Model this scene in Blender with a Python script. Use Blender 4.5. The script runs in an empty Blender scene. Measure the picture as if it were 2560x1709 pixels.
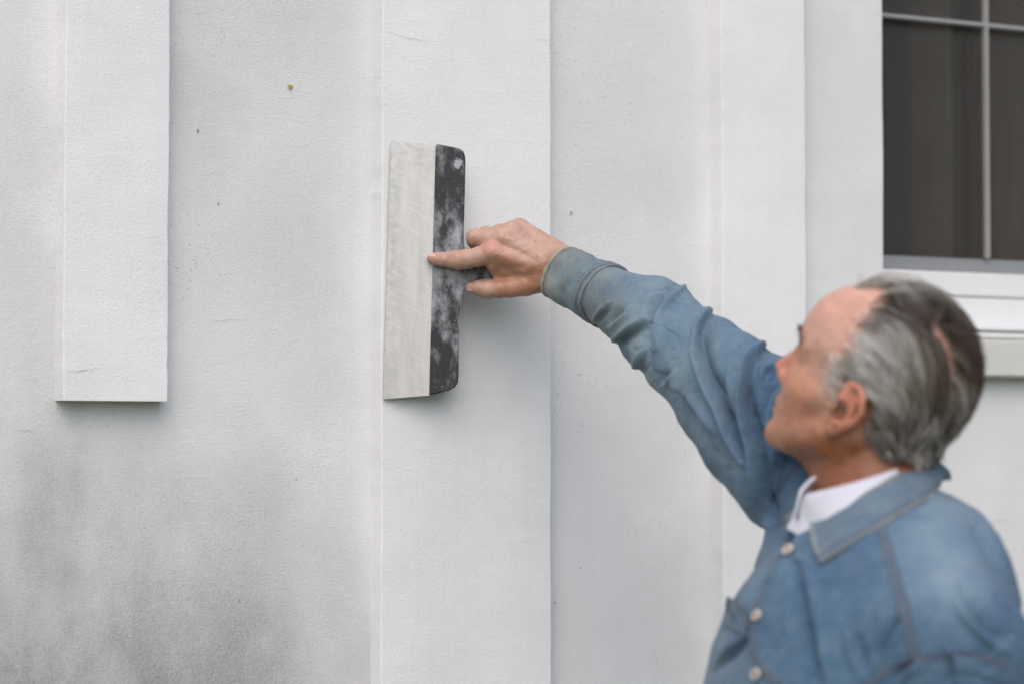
import bpy, math, random
import numpy as np
from mathutils import Vector, Matrix, noise as mnoise
from mathutils.bvhtree import BVHTree

random.seed(7); rng = np.random.default_rng(7)
sc = bpy.context.scene
COL = sc.collection

# ------------------------------------------------------------------ camera
CAM_H = 1.62
FPX = 85 / 36 * 2560
PITCH = math.atan(256 / FPX)
cam_d = bpy.data.cameras.new("camera"); cam = bpy.data.objects.new("camera", cam_d); COL.objects.link(cam)
cam_d.lens = 85; cam_d.sensor_width = 36; cam_d.clip_start = 0.05; cam_d.clip_end = 500
cam.location = (0, 0, CAM_H); cam.rotation_euler = (math.pi / 2 + PITCH, 0, 0)
cam_d.dof.use_dof = True; cam_d.dof.focus_distance = 3.27; cam_d.dof.aperture_fstop = 2.3
cam_d.dof.aperture_blades = 9
sc.camera = cam

# ------------------------------------------------------------------ sky and sun (bright overcast)
SUN_EL, SUN_AZ = math.radians(50), math.radians(-177)     # azimuth of the light source, measured from +Y towards +X
world = bpy.data.worlds.new("World"); sc.world = world; world.use_nodes = True
wn = world.node_tree.nodes; wl = world.node_tree.links
sky = wn.new('ShaderNodeTexSky'); sky.sky_type = 'NISHITA'; sky.sun_disc = False
sky.sun_elevation = SUN_EL; sky.sun_rotation = SUN_AZ
sky.air_density = 1.0; sky.dust_density = 3.2; sky.ozone_density = 1.0
wl.new(sky.outputs[0], wn['Background'].inputs[0]); wn['Background'].inputs[1].default_value = 0.115
sun_d = bpy.data.lights.new("sun", 'SUN'); sun = bpy.data.objects.new("sun", sun_d); COL.objects.link(sun)
sun_d.energy = 0.95; sun_d.angle = math.radians(80); sun_d.color = (1.0, 0.98, 0.96)
sv = Vector((math.sin(SUN_AZ) * math.cos(SUN_EL), math.cos(SUN_AZ) * math.cos(SUN_EL), math.sin(SUN_EL)))
sun.rotation_euler = sv.to_track_quat('Z', 'Y').to_euler(); sun.location = sv * 8
vs = sc.view_settings
vs.view_transform = 'Standard'; vs.look = 'None'; vs.gamma = 1; vs.exposure = 0.57; vs.use_curve_mapping = False
try:
    sc.cycles.use_denoising = True
except Exception:
    pass

# ------------------------------------------------------------------ helpers: survey of the photograph -> metres
KD = 2560 / 2349
CAMP = np.array([0, 0, CAM_H]); SP, CP = math.sin(PITCH), math.cos(PITCH)
def sight(px, py):
    x = (px * KD - 1280) / FPX; y = -(py * KD - 854.5) / FPX
    return np.array([x, CP - SP * y, SP + CP * y])
def at(px, py, Y):
    r = sight(px, py); return CAMP + r * (Y / r[1])
def project(P):
    d = np.asarray(P, float) - CAMP
    f = d[..., 1] * CP + d[..., 2] * SP; up = -d[..., 1] * SP + d[..., 2] * CP
    return np.stack([(1280 + FPX * d[..., 0] / f) / KD, (854.5 - FPX * up / f) / KD], -1)
def nrm(v):
    v = np.asarray(v, float); return v / np.linalg.norm(v)

# ------------------------------------------------------------------ helpers: objects
def link(name, data, parent=None, mat=None):
    o = bpy.data.objects.new(name, data); COL.objects.link(o)
    if parent is not None: o.parent = parent
    if mat is not None and data is not None: data.materials.append(mat)
    return o
def tag(o, label=None, cat=None, group=None, kind=None):
    if label: o["label"] = label
    if cat: o["category"] = cat
    if group: o["group"] = group
    if kind: o["kind"] = kind
    return o
def mesh_from(verts, faces, smooth=True, name="mesh"):
    me = bpy.data.meshes.new(name)
    v = np.asarray(verts, np.float32)
    if isinstance(faces, np.ndarray):
        k = faces.shape[1]; nf = len(faces)
        me.vertices.add(len(v)); me.vertices.foreach_set("co", v.ravel())
        me.loops.add(nf * k); me.loops.foreach_set("vertex_index", faces.astype(np.int32).ravel())
        me.polygons.add(nf); me.polygons.foreach_set("loop_start", (np.arange(nf) * k).astype(np.int32))
        me.update(calc_edges=True); me.validate()
    else:
        me.from_pydata([tuple(map(float, p)) for p in v], [], [tuple(f) for f in faces]); me.update()
    if smooth: me.polygons.foreach_set("use_smooth", np.ones(len(me.polygons), bool))
    return me
def set_attr(me, name, cols):
    a = me.color_attributes.new(name, 'FLOAT_COLOR', 'POINT')
    c = np.ones((len(me.vertices), 4), np.float32); cols = np.asarray(cols, np.float32)
    c[:, :cols.shape[1]] = cols
    a.data.foreach_set("color", c.ravel())
def vnormals(v, q):
    a = v[q[:, 2]] - v[q[:, 0]]; b = v[q[:, 3 if q.shape[1] > 3 else 1]] - v[q[:, 1 if q.shape[1] > 3 else 0]]
    fn = np.cross(a, b) if q.shape[1] > 3 else np.cross(v[q[:, 1]] - v[q[:, 0]], v[q[:, 2]] - v[q[:, 0]])
    n = np.zeros_like(v)
    for k in range(q.shape[1]): np.add.at(n, q[:, k], fn)
    return n / (np.linalg.norm(n, axis=1, keepdims=True) + 1e-12)
def smoothstep(a, b, x):
    t = np.clip((x - a) / (b - a), 0, 1); return t * t * (3 - 2 * t)
_LAT = np.random.default_rng(99).uniform(-1, 1, (64, 64, 64)).astype(np.float32)
def vnoise(P, scale, seed=0.0, octaves=3):
    P = np.asarray(P, float) * scale + np.array([seed * 17.3, seed * 5.1, seed * 9.7]); out = np.zeros(len(P)); amp = 1.25
    for _ in range(octaves):
        i = np.floor(P).astype(int); f = P - i; f = f * f * f * (f * (f * 6 - 15) + 10); i0 = i & 63; i1 = (i + 1) & 63; v = 0
        for dx in (0, 1):
            for dy in (0, 1):
                for dz in (0, 1):
                    w = (f[:, 0] if dx else 1 - f[:, 0]) * (f[:, 1] if dy else 1 - f[:, 1]) * (f[:, 2] if dz else 1 - f[:, 2])
                    v = v + w * _LAT[(i1 if dx else i0)[:, 0], (i1 if dy else i0)[:, 1], (i1 if dz else i0)[:, 2]]
        out += v * amp; amp *= .5; P = P * 2.03 + 11.7
    return out

# ------------------------------------------------------------------ helpers: implicit surfaces
def cone(P, a, b, r1, r2):
    a = np.asarray(a); ab = np.asarray(b) - a; l2 = ab @ ab + 1e-12
    t = np.clip(((P - a) @ ab) / l2, 0, 1)
    return np.linalg.norm(P - a - t[:, None] * ab, axis=1) - (r1 + (r2 - r1) * t)
def ell(P, c, r, R=None):
    d = P - np.asarray(c)
    if R is not None: d = d @ np.asarray(R).T
    r = np.asarray(r); q = d / r
    k0 = np.linalg.norm(q, axis=1); k1 = np.linalg.norm(q / r, axis=1) + 1e-9
    return k0 * (k0 - 1) / k1
def smin(a, b, k):
    h = np.clip(0.5 + 0.5 * (b - a) / k, 0, 1)
    return b + (a - b) * h - k * h * (1 - h)
def smax(a, b, k): return -smin(-a, -b, k)
def polygonize(sdf, lo, hi, h, B=8, batch=300000):
    lo = np.asarray(lo, float); hi = np.asarray(hi, float)
    nb = np.ceil((hi - lo) / (h * B)).astype(int) + 1
    n = nb * B
    bi = np.stack(np.meshgrid(*[np.arange(k) for k in nb], indexing='ij'), -1).reshape(-1, 3)
    cen = lo + (bi * B + (B - 1) / 2) * h
    dc = np.concatenate([sdf(c) for c in np.array_split(cen, max(1, len(cen) // batch + 1))])
    act = np.abs(dc) < h * B * 1.35
    vals = np.repeat(np.repeat(np.repeat(np.where(dc < 0, -1., 1.).astype(np.float32).reshape(nb), B, 0), B, 1), B, 2)
    off = np.stack(np.meshgrid(*[np.arange(B)] * 3, indexing='ij'), -1).reshape(-1, 3)
    ab = bi[act]; step = max(1, batch // B ** 3)
    for s in range(0, len(ab), step):
        g = (ab[s:s + step, None, :] * B + off[None]).reshape(-1, 3)
        vals[g[:, 0], g[:, 1], g[:, 2]] = sdf(lo + g * h)
    ins = vals < 0
    cnt = np.zeros(tuple(n - 1), np.int8)
    for c in np.ndindex(2, 2, 2):
        cnt += ins[c[0]:n[0] - 1 + c[0], c[1]:n[1] - 1 + c[1], c[2]:n[2] - 1 + c[2]]
    cells = np.argwhere((cnt > 0) & (cnt < 8))
    acc = np.zeros((len(cells), 3)); num = np.zeros(len(cells))
    for ax in range(3):
        o1, o2 = [k for k in range(3) if k != ax]
        for u in (0, 1):
            for w in (0, 1):
                p = cells.copy(); p[:, o1] += u; p[:, o2] += w
                q = p.copy(); q[:, ax] += 1
                va = vals[p[:, 0], p[:, 1], p[:, 2]]; vb = vals[q[:, 0], q[:, 1], q[:, 2]]
                m = (va < 0) != (vb < 0)
                t = np.where(m, va / np.where(m, va - vb, 1), 0)
                pt = p.astype(float); pt[:, ax] += t
                acc[m] += pt[m]; num[m] += 1
    V = lo + acc / num[:, None] * h
    idx = -np.ones(tuple(n - 1), np.int32); idx[cells[:, 0], cells[:, 1], cells[:, 2]] = np.arange(len(cells))
    Q = []
    for ax in range(3):
        o1, o2 = (ax + 1) % 3, (ax + 2) % 3
        sl0 = [slice(None)] * 3; sl1 = [slice(None)] * 3
        sl0[ax] = slice(0, -1); sl1[ax] = slice(1, None)
        a = ins[tuple(sl0)]; b = ins[tuple(sl1)]
        e = np.argwhere(a != b)
        e = e[(e[:, o1] > 0) & (e[:, o2] > 0) & (e[:, o1] < n[o1] - 1) & (e[:, o2] < n[o2] - 1)]
        fl = a[e[:, 0], e[:, 1], e[:, 2]]
        def cid(d1, d2):
            g = e.copy(); g[:, o1] += d1; g[:, o2] += d2
            return idx[g[:, 0], g[:, 1], g[:, 2]]
        q = np.stack([cid(-1, -1), cid(0, -1), cid(0, 0), cid(-1, 0)], 1)
        q[~fl] = q[~fl][:, ::-1]
        Q.append(q)
    Q = np.concatenate(Q); Q = Q[(Q >= 0).all(1)]
    # one Newton step on to the surface
    e = h * 0.4
    d0 = sdf(V); g = np.stack([sdf(V + np.eye(3)[k] * e) - d0 for k in range(3)], 1) / e
    V = V - np.clip(d0, -h, h)[:, None] * g / (np.sum(g * g, 1, keepdims=True) + 1e-6)
    return V, Q

# ------------------------------------------------------------------ materials
class NT:
    def __init__(s, name):
        s.m = bpy.data.materials.new(name); s.m.use_nodes = True
        s.t = s.m.node_tree; s.n = s.t.nodes; s.l = s.t.links; s.b = s.n['Principled BSDF']
    def node(s, typ, **kw):
        n = s.n.new(typ)
        for k, v in kw.items(): setattr(n, k, v)
        return n
    def put(s, sock, v):
        if isinstance(v, bpy.types.NodeSocket): s.l.new(v, sock)
        elif isinstance(v, (tuple, list)) and len(v) == 3 and sock.type == 'RGBA': sock.default_value = (*v, 1)
        else: sock.default_value = v
    def coord(s, scale=(1, 1, 1), loc=(0, 0, 0), kind='Object'):
        c = s.node('ShaderNodeTexCoord'); m = s.node('ShaderNodeMapping')
        m.inputs['Scale'].default_value = scale; m.inputs['Location'].default_value = loc
        s.l.new(c.outputs[kind], m.inputs[0]); return m.outputs[0]
    def noise(s, scale, detail=3, rough=0.5, vec=None, dist=0.0):
        n = s.node('ShaderNodeTexNoise'); n.inputs['Scale'].default_value = scale
        n.inputs['Detail'].default_value = detail; n.inputs['Roughness'].default_value = rough
        n.inputs['Distortion'].default_value = dist
        if vec is not None: s.l.new(vec, n.inputs['Vector'])
        return n.outputs['Fac']
    def ramp(s, fac, a, b, lo=0.0, hi=1.0):
        r = s.node('ShaderNodeMapRange'); r.interpolation_type = 'SMOOTHSTEP'
        s.put(r.inputs['Value'], fac)
        for k, v in zip(('From Min', 'From Max', 'To Min', 'To Max'), (a, b, lo, hi)): r.inputs[k].default_value = v
        return r.outputs['Result']
    def math(s, op, a, b=0.0, c=None):
        m = s.node('ShaderNodeMath', operation=op); s.put(m.inputs[0], a); s.put(m.inputs[1], b)
        if c is not None: s.put(m.inputs[2], c)
        return m.outputs[0]
    def mix(s, fac, a, b, mode='MIX'):
        m = s.node('ShaderNodeMix', data_type='RGBA', blend_type=mode)
        s.put(m.inputs[0], fac); s.put(m.inputs[6], a); s.put(m.inputs[7], b); return m.outputs[2]
    def attr(s, name):
        a = s.node('ShaderNodeAttribute'); a.attribute_name = name; return a
    def bump(s, height, strength=0.3, dist=0.001, normal=None):
        b = s.node('ShaderNodeBump'); b.inputs['Strength'].default_value = strength; b.inputs['Distance'].default_value = dist
        s.l.new(height, b.inputs['Height'])
        if normal is not None: s.l.new(normal, b.inputs['Normal'])
        return b.outputs[0]
    def out(s, color=None, rough=None, normal=None, metal=None, spec=None):
        if color is not None: s.put(s.b.inputs['Base Color'], color)
        if rough is not None: s.put(s.b.inputs['Roughness'], rough)
        if normal is not None: s.l.new(normal, s.b.inputs['Normal'])
        if metal is not None: s.put(s.b.inputs['Metallic'], metal)
        if spec is not None: s.b.inputs['Specular IOR Level'].default_value = spec
        return s.m
    def spot(s, vec, cx, cz, rx, rz):
        """soft blotch round (cx, cz) in wall coordinates: 1 at the centre, 0 outside"""
        sx = s.node('ShaderNodeSeparateXYZ'); s.l.new(vec, sx.inputs[0])
        dx = s.math('DIVIDE', s.math('SUBTRACT', sx.outputs[0], cx), rx)
        dz = s.math('DIVIDE', s.math('SUBTRACT', sx.outputs[2], cz), rz)
        d = s.math('SQRT', s.math('ADD', s.math('MULTIPLY', dx, dx), s.math('MULTIPLY', dz, dz)))
        return s.ramp(d, 1.0, 0.1, 0, 1)

def plain(name, col, rough=0.5, metal=0.0, var=0.06, scale=30, bump=0.0):
    t = NT(name); v = t.coord(); n = t.noise(scale, 4, 0.55, v)
    c = t.mix(n, tuple(x * (1 - var) for x in col), tuple(min(1, x * (1 + var)) for x in col))
    nn = t.bump(t.noise(scale * 8, 3, 0.6, v), bump, 0.001) if bump else None
    return t.out(c, rough, nn, metal)

def plaster(name, base, speck, stains=(), grain=1.0, streaks=0.5):
    t = NT(name); v = t.coord()
    warp = t.noise(6, 3, 0.6, v)
    wv = t.node('ShaderNodeVectorMath', operation='ADD'); t.l.new(v, wv.inputs[0])
    ws = t.node('ShaderNodeVectorMath', operation='SCALE'); wn_ = t.node('ShaderNodeTexNoise'); wn_.inputs['Scale'].default_value = 9; wn_.inputs['Detail'].default_value = 5
    t.l.new(v, wn_.inputs['Vector']); t.l.new(wn_.outputs['Color'], ws.inputs[0]); ws.inputs['Scale'].default_value = 0.16
    t.l.new(ws.outputs[0], wv.inputs[1]); wvec = wv.outputs[0]
    # paint tone: brushed patches, long vertical roller marks
    big = t.noise(4.5, 4, 0.6, v)
    col = t.mix(t.ramp(big, 0.3, 0.7), tuple(c * 0.95 for c in base), tuple(min(0.88, c * 1.03) for c in base))
    vert = t.noise(1.0, 4, 0.6, t.coord(scale=(55, 55, 2.2)))
    col = t.mix(t.ramp(vert, 0.45, 0.75, 0, 0.10 * streaks), col, tuple(c * 0.72 for c in base))
    horiz = t.noise(1.0, 4, 0.6, t.coord(scale=(6, 6, 70)))
    col = t.mix(t.ramp(horiz, 0.55, 0.8, 0, 0.06 * streaks), col, tuple(c * 0.8 for c in base))
    # grime held in the grain of the plaster
    fine = t.noise(1.0, 4, 0.7, t.coord(scale=(430, 430, 330)))
    dirt = None
    for (cx, cz, rx, rz, a) in stains:
        sp = t.math('MULTIPLY', t.spot(wvec, cx + 0.08, cz + 0.08, rx, rz), a)
        dirt = sp if dirt is None else t.math('MAXIMUM', dirt, sp)
    if dirt is not None:
        cloud = t.noise(1.0, 6, 0.62, t.coord(scale=(13, 13, 6.5)))
        d2 = t.math('MULTIPLY', dirt, t.ramp(cloud, 0.32, 0.64, 0.62, 1.0))
        d3 = t.math('MULTIPLY', d2, t.ramp(fine, 0.30, 0.70, 0.68, 1.0))
        col = t.mix(d3, col, (0.16, 0.167, 0.172))
    # pin-holes and soot specks
    sp_mask = t.ramp(t.noise(5.0, 3, 0.6, t.coord(loc=(3.1, 1.7, 0.4))), 0.42, 0.68)
    sp = t.ramp(t.noise(260, 2, 0.5, t.coord(loc=(1, 2, 3))), 0.64, 0.74)
    col = t.mix(t.math('MULTIPLY', t.math('MULTIPLY', sp, sp_mask), speck), col, (0.20, 0.19, 0.18))
    sp2 = t.ramp(t.noise(90, 2, 0.5, t.coord(loc=(5, 2, 8))), 0.775, 0.80)
    col = t.mix(t.math('MULTIPLY', t.math('MULTIPLY', sp2, sp_mask), speck * 1.2), col, (0.10, 0.08, 0.07))
    # relief: sand grain plus slow trowel waves
    g = t.math('ADD', t.math('MULTIPLY', fine, 0.8), t.math('MULTIPLY', t.noise(1.0, 5, 0.75, t.coord(scale=(240, 240, 120))), 0.35))
    nn = t.bump(g, 0.66 * grain, 0.0024)
    nn = t.bump(t.noise(9, 3, 0.5, v), 0.10, 0.02, nn)
    nn = t.bump(vert, 0.22 * streaks, 0.002, nn); nn = t.bump(horiz, 0.14 * streaks, 0.002, nn)
    return t.out(col, 0.85, nn, spec=0.25)

M = {}
M['wall'] = plaster('painted wall plaster', (0.735, 0.738, 0.742), 0.5,
    stains=[(-0.48, 1.16, 0.85, 0.60, 0.95), (-0.46, 1.46, 0.14, 0.30, 0.66), (-0.20, 1.42, 0.24, 0.30, 0.36), (-0.30, 1.20, 0.60, 0.30, 0.85), (-0.10, 1.36, 0.14, 0.30, 0.32),
            (-0.50, 1.95, 0.10, 0.30, 0.18), (-0.27, 2.07, 0.14, 0.14, 0.20), (-0.13, 1.90, 0.13, 0.20, 0.16), (-0.10, 1.70, 0.12, 0.14, 0.09),
            (0.42, 1.35, 0.26, 0.26, 0.15), (0.42, 1.95, 0.14, 0.2, 0.07), (-0.18, 2.22, 0.20, 0.16, 0.15), (-0.48, 1.76, 0.07, 0.36, 0.2)])
M['pilaster'] = plaster('painted pilaster plaster', (0.81, 0.812, 0.818), 0.22,
    stains=[(0.15, 1.72, 0.12, 0.10, 0.10), (0.08, 2.05, 0.1, 0.08, 0.05)], grain=0.95, streaks=0.9)
M['window_white'] = plain('white window paint', (0.72, 0.72, 0.72), 0.4, var=0.04, scale=14)
M['sill'] = plain('weathered white sill paint', (0.60, 0.60, 0.57), 0.6, var=0.10, scale=18, bump=0.2)
M['muntin'] = plain('grey glazing bar', (0.36, 0.36, 0.36), 0.45)
M['screen_frame'] = plain('grey screen frame', (0.24, 0.25, 0.255), 0.5)
t = NT('window glass'); t.b.inputs['Transmission Weight'].default_value = 1.0; t.b.inputs['IOR'].default_value = 1.45
M['glass'] = t.out((0.9, 0.95, 0.95), t.ramp(t.noise(20, 2, 0.5, t.coord()), 0.3, 0.7, 0.02, 0.06))
t = NT('insect screen'); v = t.coord()
w1 = t.node('ShaderNodeTexWave', wave_type='BANDS', bands_direction='X'); w1.inputs['Scale'].default_value = 220; t.l.new(v, w1.inputs['Vector'])
w2 = t.node('ShaderNodeTexWave', wave_type='BANDS', bands_direction='Z'); w2.inputs['Scale'].default_value = 220; t.l.new(v, w2.inputs['Vector'])
th = t.math('MAXIMUM', t.ramp(w1.outputs['Fac'], 0.62, 0.75), t.ramp(w2.outputs['Fac'], 0.62, 0.75))
t.put(t.b.inputs['Alpha'], th); M['screen'] = t.out((0.05, 0.045, 0.04), 0.7)
def cloth(name, col):
    t = NT(name); v = t.coord(scale=(1, 1, 0.12)); n = t.noise(30, 4, 0.6, v)
    return t.out(t.mix(n, tuple(c * 0.6 for c in col), tuple(c * 1.4 for c in col)), 0.9)
M['curtain'] = cloth('brown curtain cloth', (0.30, 0.215, 0.145)); M['room'] = plain('dim room wall', (0.10, 0.10, 0.105), 0.9)

t = NT('lawn'); v = t.coord(); n = t.noise(3, 5, 0.6, v); n2 = t.noise(60, 4, 0.6, v)
M['ground'] = t.out(t.mix(n2, t.mix(n, (0.05, 0.075, 0.025), (0.09, 0.11, 0.04)), (0.12, 0.12, 0.06), 'MIX'), 0.9, t.bump(n2, 0.6, 0.03))

# ------------------------------------------------------------------ ground
g = mesh_from([(-200, -200, 0), (200, -200, 0), (200, 200, 0), (-200, 200, 0)], np.array([[0, 1, 2, 3]]), False)
tag(link("ground", g, None, M['ground']), kind="structure", label="green lawn in front of the white house wall")

# ------------------------------------------------------------------ house front (local x along the wall, y into it, z up)
YAW = math.radians(27.3)
house = link("house", None); house.location = (-0.17239, 3.33, 0); house.rotation_euler = (0, 0, YAW)
tag(house, "white rendered house front with flat pilasters and a dark window", "house")
UW = np.array([math.cos(YAW), math.sin(YAW), 0]); NW = np.array([math.sin(YAW), -math.cos(YAW), 0]); OW = np.array([-0.17239, 3.33, 0])
P0 = 0.03
def rough_grid(us, zs, hole, y):
    V, Fc, ix = [], [], {}
    for i, u in enumerate(us):
        for j, z in enumerate(zs):
            d = 0.0018 * mnoise.fractal(Vector((u * 6, 0.3, z * 6)), 1, 2, 3)
            ix[i, j] = len(V); V.append((u, y + d, z))
    for i in range(len(us) - 1):
        for j in range(len(zs) - 1):
            cu, cz = (us[i] + us[i + 1]) / 2, (zs[j] + zs[j + 1]) / 2
            if hole and hole[0] < cu < hole[1] and hole[2] < cz < hole[3]: continue
            Fc.append((ix[i, j], ix[i + 1, j], ix[i + 1, j + 1], ix[i, j + 1]))
    return V, Fc, ix
HU0, HU1, HZ0, HZ1 = 0.859, 2.20, 1.789, 3.2
us = sorted(set([round(x, 4) for x in np.arange(-3.0, 4.51, 0.05)] + [HU0, HU1])); us = [u for u in us if u in (HU0, HU1) or min(abs(u - HU0), abs(u - HU1)) > 0.012]
zs = sorted(set([round(x, 4) for x in np.arange(0.0, 4.21, 0.05)] + [HZ0, HZ1])); zs = [z for z in zs if z in (HZ0, HZ1) or min(abs(z - HZ0), abs(z - HZ1)) > 0.012]
V, Fc, ix = rough_grid(us, zs, (HU0, HU1, HZ0, HZ1), P0)
# reveals of the opening, 12 cm deep, the arris a little ragged
def reveal(ids, dy=0.13):
    b = len(V)
    for k in ids: V.append((V[k][0], V[k][1] + dy, V[k][2]))
    for a in range(len(ids) - 1): Fc.append((ids[a], ids[a + 1], b + a + 1, b + a))
iu0, iu1, jz0, jz1 = us.index(HU0), us.index(HU1), zs.index(HZ0), zs.index(HZ1)
reveal([ix[iu0, j] for j in range(jz0, jz1 + 1)]); reveal([ix[iu1, j] for j in range(jz1, jz0 - 1, -1)])
reveal([ix[i, jz1] for i in range(iu0, iu1 + 1)]); reveal([ix[i, jz0] for i in range(iu1, iu0 - 1, -1)])
wm = mesh_from(V, Fc, True); wm.set_sharp_from_angle(angle=math.radians(40)); link("wall", wm, house, M['wall'])

def pilaster(u0, u1, z0, z1, depth, seed):
    """solid strip with eased, slightly uneven arrises; closed at the bottom"""
    r = 0.0022
    prof = [(u0 - 0.003, P0 + 0.01), (u0, r)]
    prof += [(u0 + r * (1 - math.cos(a)), r * (1 - math.sin(a))) for a in np.linspace(0.3, 1.3, 3)]
    prof += [(u0 + (u1 - u0) * k / 8, 0.0) for k in range(1, 8)]
    prof += [(u1 - r * (1 - math.cos(a)), r * (1 - math.sin(a))) for a in np.linspace(1.3, 0.3, 3)]
    prof += [(u1, r), (u1, P0 + 0.01)]
    zz = list(np.arange(z0, z1 + 0.001, 0.012)); V, Fc = [], []
    n = len(prof)
    for z in zz:
        for k, (u, y) in enumerate(prof):
            e = 0.0010 * mnoise.fractal(Vector((seed + (0 if k < n / 2 else 5), z * 45, u * 12)), 1, 2, 3) + 0.0014 * mnoise.noise(Vector((seed + (0 if k < n / 2 else 9), z * 7, 0)))
            w = 0.0012 * mnoise.fractal(Vector((u * 7 + seed, 2.2, z * 5)), 1, 2, 2)
            V.append((u + e, y + w * (0 < k < n - 1) + e * 0.3, z))
    for a in range(len(zz) - 1):
        for k in range(n - 1):
            i = a * n + k; Fc.append((i, i + 1, i + n + 1, i + n))
    Fc.append(tuple(range(n - 1, -1, -1)))
    me_ = mesh_from(V, Fc, True); me_.set_sharp_from_angle(angle=math.radians(9)); o = link("pilaster", me_, house, M['pilaster'])
    return o
tag(pilaster(-0.458, -0.316, 1.677, 4.2, P0, 1.0), "short pilaster ending above the wall's grey stains")
tag(pilaster(-0.008, 0.257, 0.0, 4.2, P0, 2.0), "widest and brightest pilaster behind the spatula")
tag(pilaster(0.545, 0.695, 0.0, 4.2, P0, 3.0), "pilaster beside the window")

def crack(pts, w=0.0007, y=0.0):
    """hairline crack: a dark sliver lying in the plaster skin"""
    pts = resample0(pts, 18); V, Fc = [], []
    for k, (u, z) in enumerate(pts):
        t_ = pts[min(k + 1, len(pts) - 1)] - pts[max(k - 1, 0)]; n_ = np.array([-t_[1], t_[0]]) / (np.linalg.norm(t_) + 1e-9)
        j = 0.0012 * mnoise.noise(Vector((u * 160, z * 160, 1.0))); hw = w * (.35 + .65 * abs(mnoise.noise(Vector((u * 90, z * 90, 4))))) * math.sin(math.pi * (k + .4) / len(pts))
        c_ = np.array([u, z]) + n_ * j
        for s_ in (-1, 1): q_ = c_ + n_ * hw * s_; V.append((q_[0], y, q_[1]))
    for k in range(len(pts) - 1): Fc.append((2 * k, 2 * k + 2, 2 * k + 3, 2 * k + 1))
    return link("crack", mesh_from(V, Fc, False), house, M['crack'])
def resample0(line, n):
    line = np.asarray(line, float); L = np.concatenate([[0], np.cumsum(np.linalg.norm(np.diff(line, axis=0), axis=1))])
    q_ = np.linspace(0, L[-1], n); return np.stack([np.interp(q_, L, line[:, k]) for k in range(2)], 1)
M['crack'] = plain('dirt in crack', (0.30, 0.295, 0.29), 0.95)
def wuv(px, py, n):
    r = sight(px, py); q_ = CAMP + r * (((OW + NW * n - CAMP) @ NW) / (r @ NW)); return ((q_ - OW) @ UW, q_[2])
for pts, n in (([(880, 72), (905, 78), (930, 88), (960, 92), (985, 95)], 0), ([(1225, 88), (1245, 92), (1262, 93)], 0), ([(475, 733), (500, 737), (530, 733), (562, 737)], -P0),
               ([(1490, 1478), (1500, 1500), (1508, 1525), (1516, 1538)], -P0), ([(20, 990), (60, 985), (95, 992)], -P0),
               ([(310, 1610), (345, 1622), (380, 1612), (412, 1618)], -P0), ([(2265, 1215), (2278, 1196), (2300, 1190), (2318, 1200)], -P0), ([(150, 852), (185, 850), (230, 842)], 0)):
    crack([wuv(x, y, n) for x, y in pts], 0.00042, -n - 0.0022 if n else -0.0015)
def pit(px, py, n, r):
    u, z = wuv(px, py, n); V = [(u + r * math.cos(a), -n - 0.0022, z + r * math.sin(a) * 1.3) for a in np.linspace(0, 6.28, 8)[:-1]] + [(u, -n - 0.0026, z)]
    link("pit", mesh_from(V, [(k, (k + 1) % 7, 7) for k in range(7)], False), house, M['crack'])
for a_ in ((1309, 488, -P0, .0018), (1271, 1381, -P0, .0013), (453, 300, -P0, .0018), (500, 467, -P0, .0014), (1700, 1217, -P0, .0012), (1330, 1300, -P0, .0012), (548, 1375, -P0, .0012), (143, 213, -P0, .0014)): pit(*a_)

def box(u0, u1, y0, y1, z0, z1, bev=0.002):
    V = []; 
    import bmesh
    bm = bmesh.new(); bmesh.ops.create_cube(bm, size=1)
    for v in bm.verts:
        v.co = Vector((u0 + (v.co.x + .5) * (u1 - u0), y0 + (v.co.y + .5) * (y1 - y0), z0 + (v.co.z + .5) * (z1 - z0)))
    if bev: bmesh.ops.bevel(bm, geom=list(bm.edges), offset=bev, segments=2, affect='EDGES')
    me = bpy.data.meshes.new("m"); bm.to_mesh(me); bm.free(); return me
win = link("window", None, house); win["label"] = "dark multi-pane window with grey bars and white frame"
yw = P0 + 0.075      # front of the timber frame
def wp(name, *a, mat='window_white', bev=0.003): return link(name, box(*a, bev=bev), win, M[mat])
wp("frame", HU0 + 0.001, HU1 - 0.001, yw - 0.012, yw + 0.05, 1.8045, 1.8565)
wp("frame", HU0 + 0.001, HU1 - 0.001, yw - 0.004, yw + 0.05, 1.8585, 1.8985)
wp("frame", HU0 + 0.001, HU0 + 0.028, yw + 0.012, yw + 0.05, 1.899, HZ1 - 0.002)
wp("frame", HU1 - 0.06, HU1 - 0.001, yw + 0.010, yw + 0.05, 1.899, HZ1 - 0.002)
wp("screen_frame", HU0 + 0.029, HU1 - 0.061, yw + 0.020, yw + 0.038, 1.899, 1.923, mat='screen_frame')
wp("muntin", HU0 + 0.029, HU1 - 0.061, yw + 0.012, yw + 0.024, 2.3055, 2.3122, mat='muntin', bev=0.002)
wp("muntin", HU0 + 0.029, HU1 - 0.061, yw + 0.012, yw + 0.024, 2.7217, 2.7285, mat='muntin', bev=0.002)
for u in (1.134, 1.376, 1.618, 1.86):
    wp("muntin", u - 0.0034, u + 0.0034, yw + 0.0105, yw + 0.0225, 1.9235, HZ1 - 0.002, mat='muntin', bev=0.002)
pu = [HU0 + 0.029, 1.1285, 1.3705, 1.6125, 1.8545, HU1 - 0.061]; pz = [1.9235, 2.309, 2.7255, HZ1 - 0.002]
for i in range(5):
    for j in range(3):
        wp("pane", pu[i] + (0.0055 if i else 0) * 2, pu[i + 1] , yw + 0.043, yw + 0.047, pz[j], pz[j + 1] - 0.0005, mat='glass', bev=0)
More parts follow.
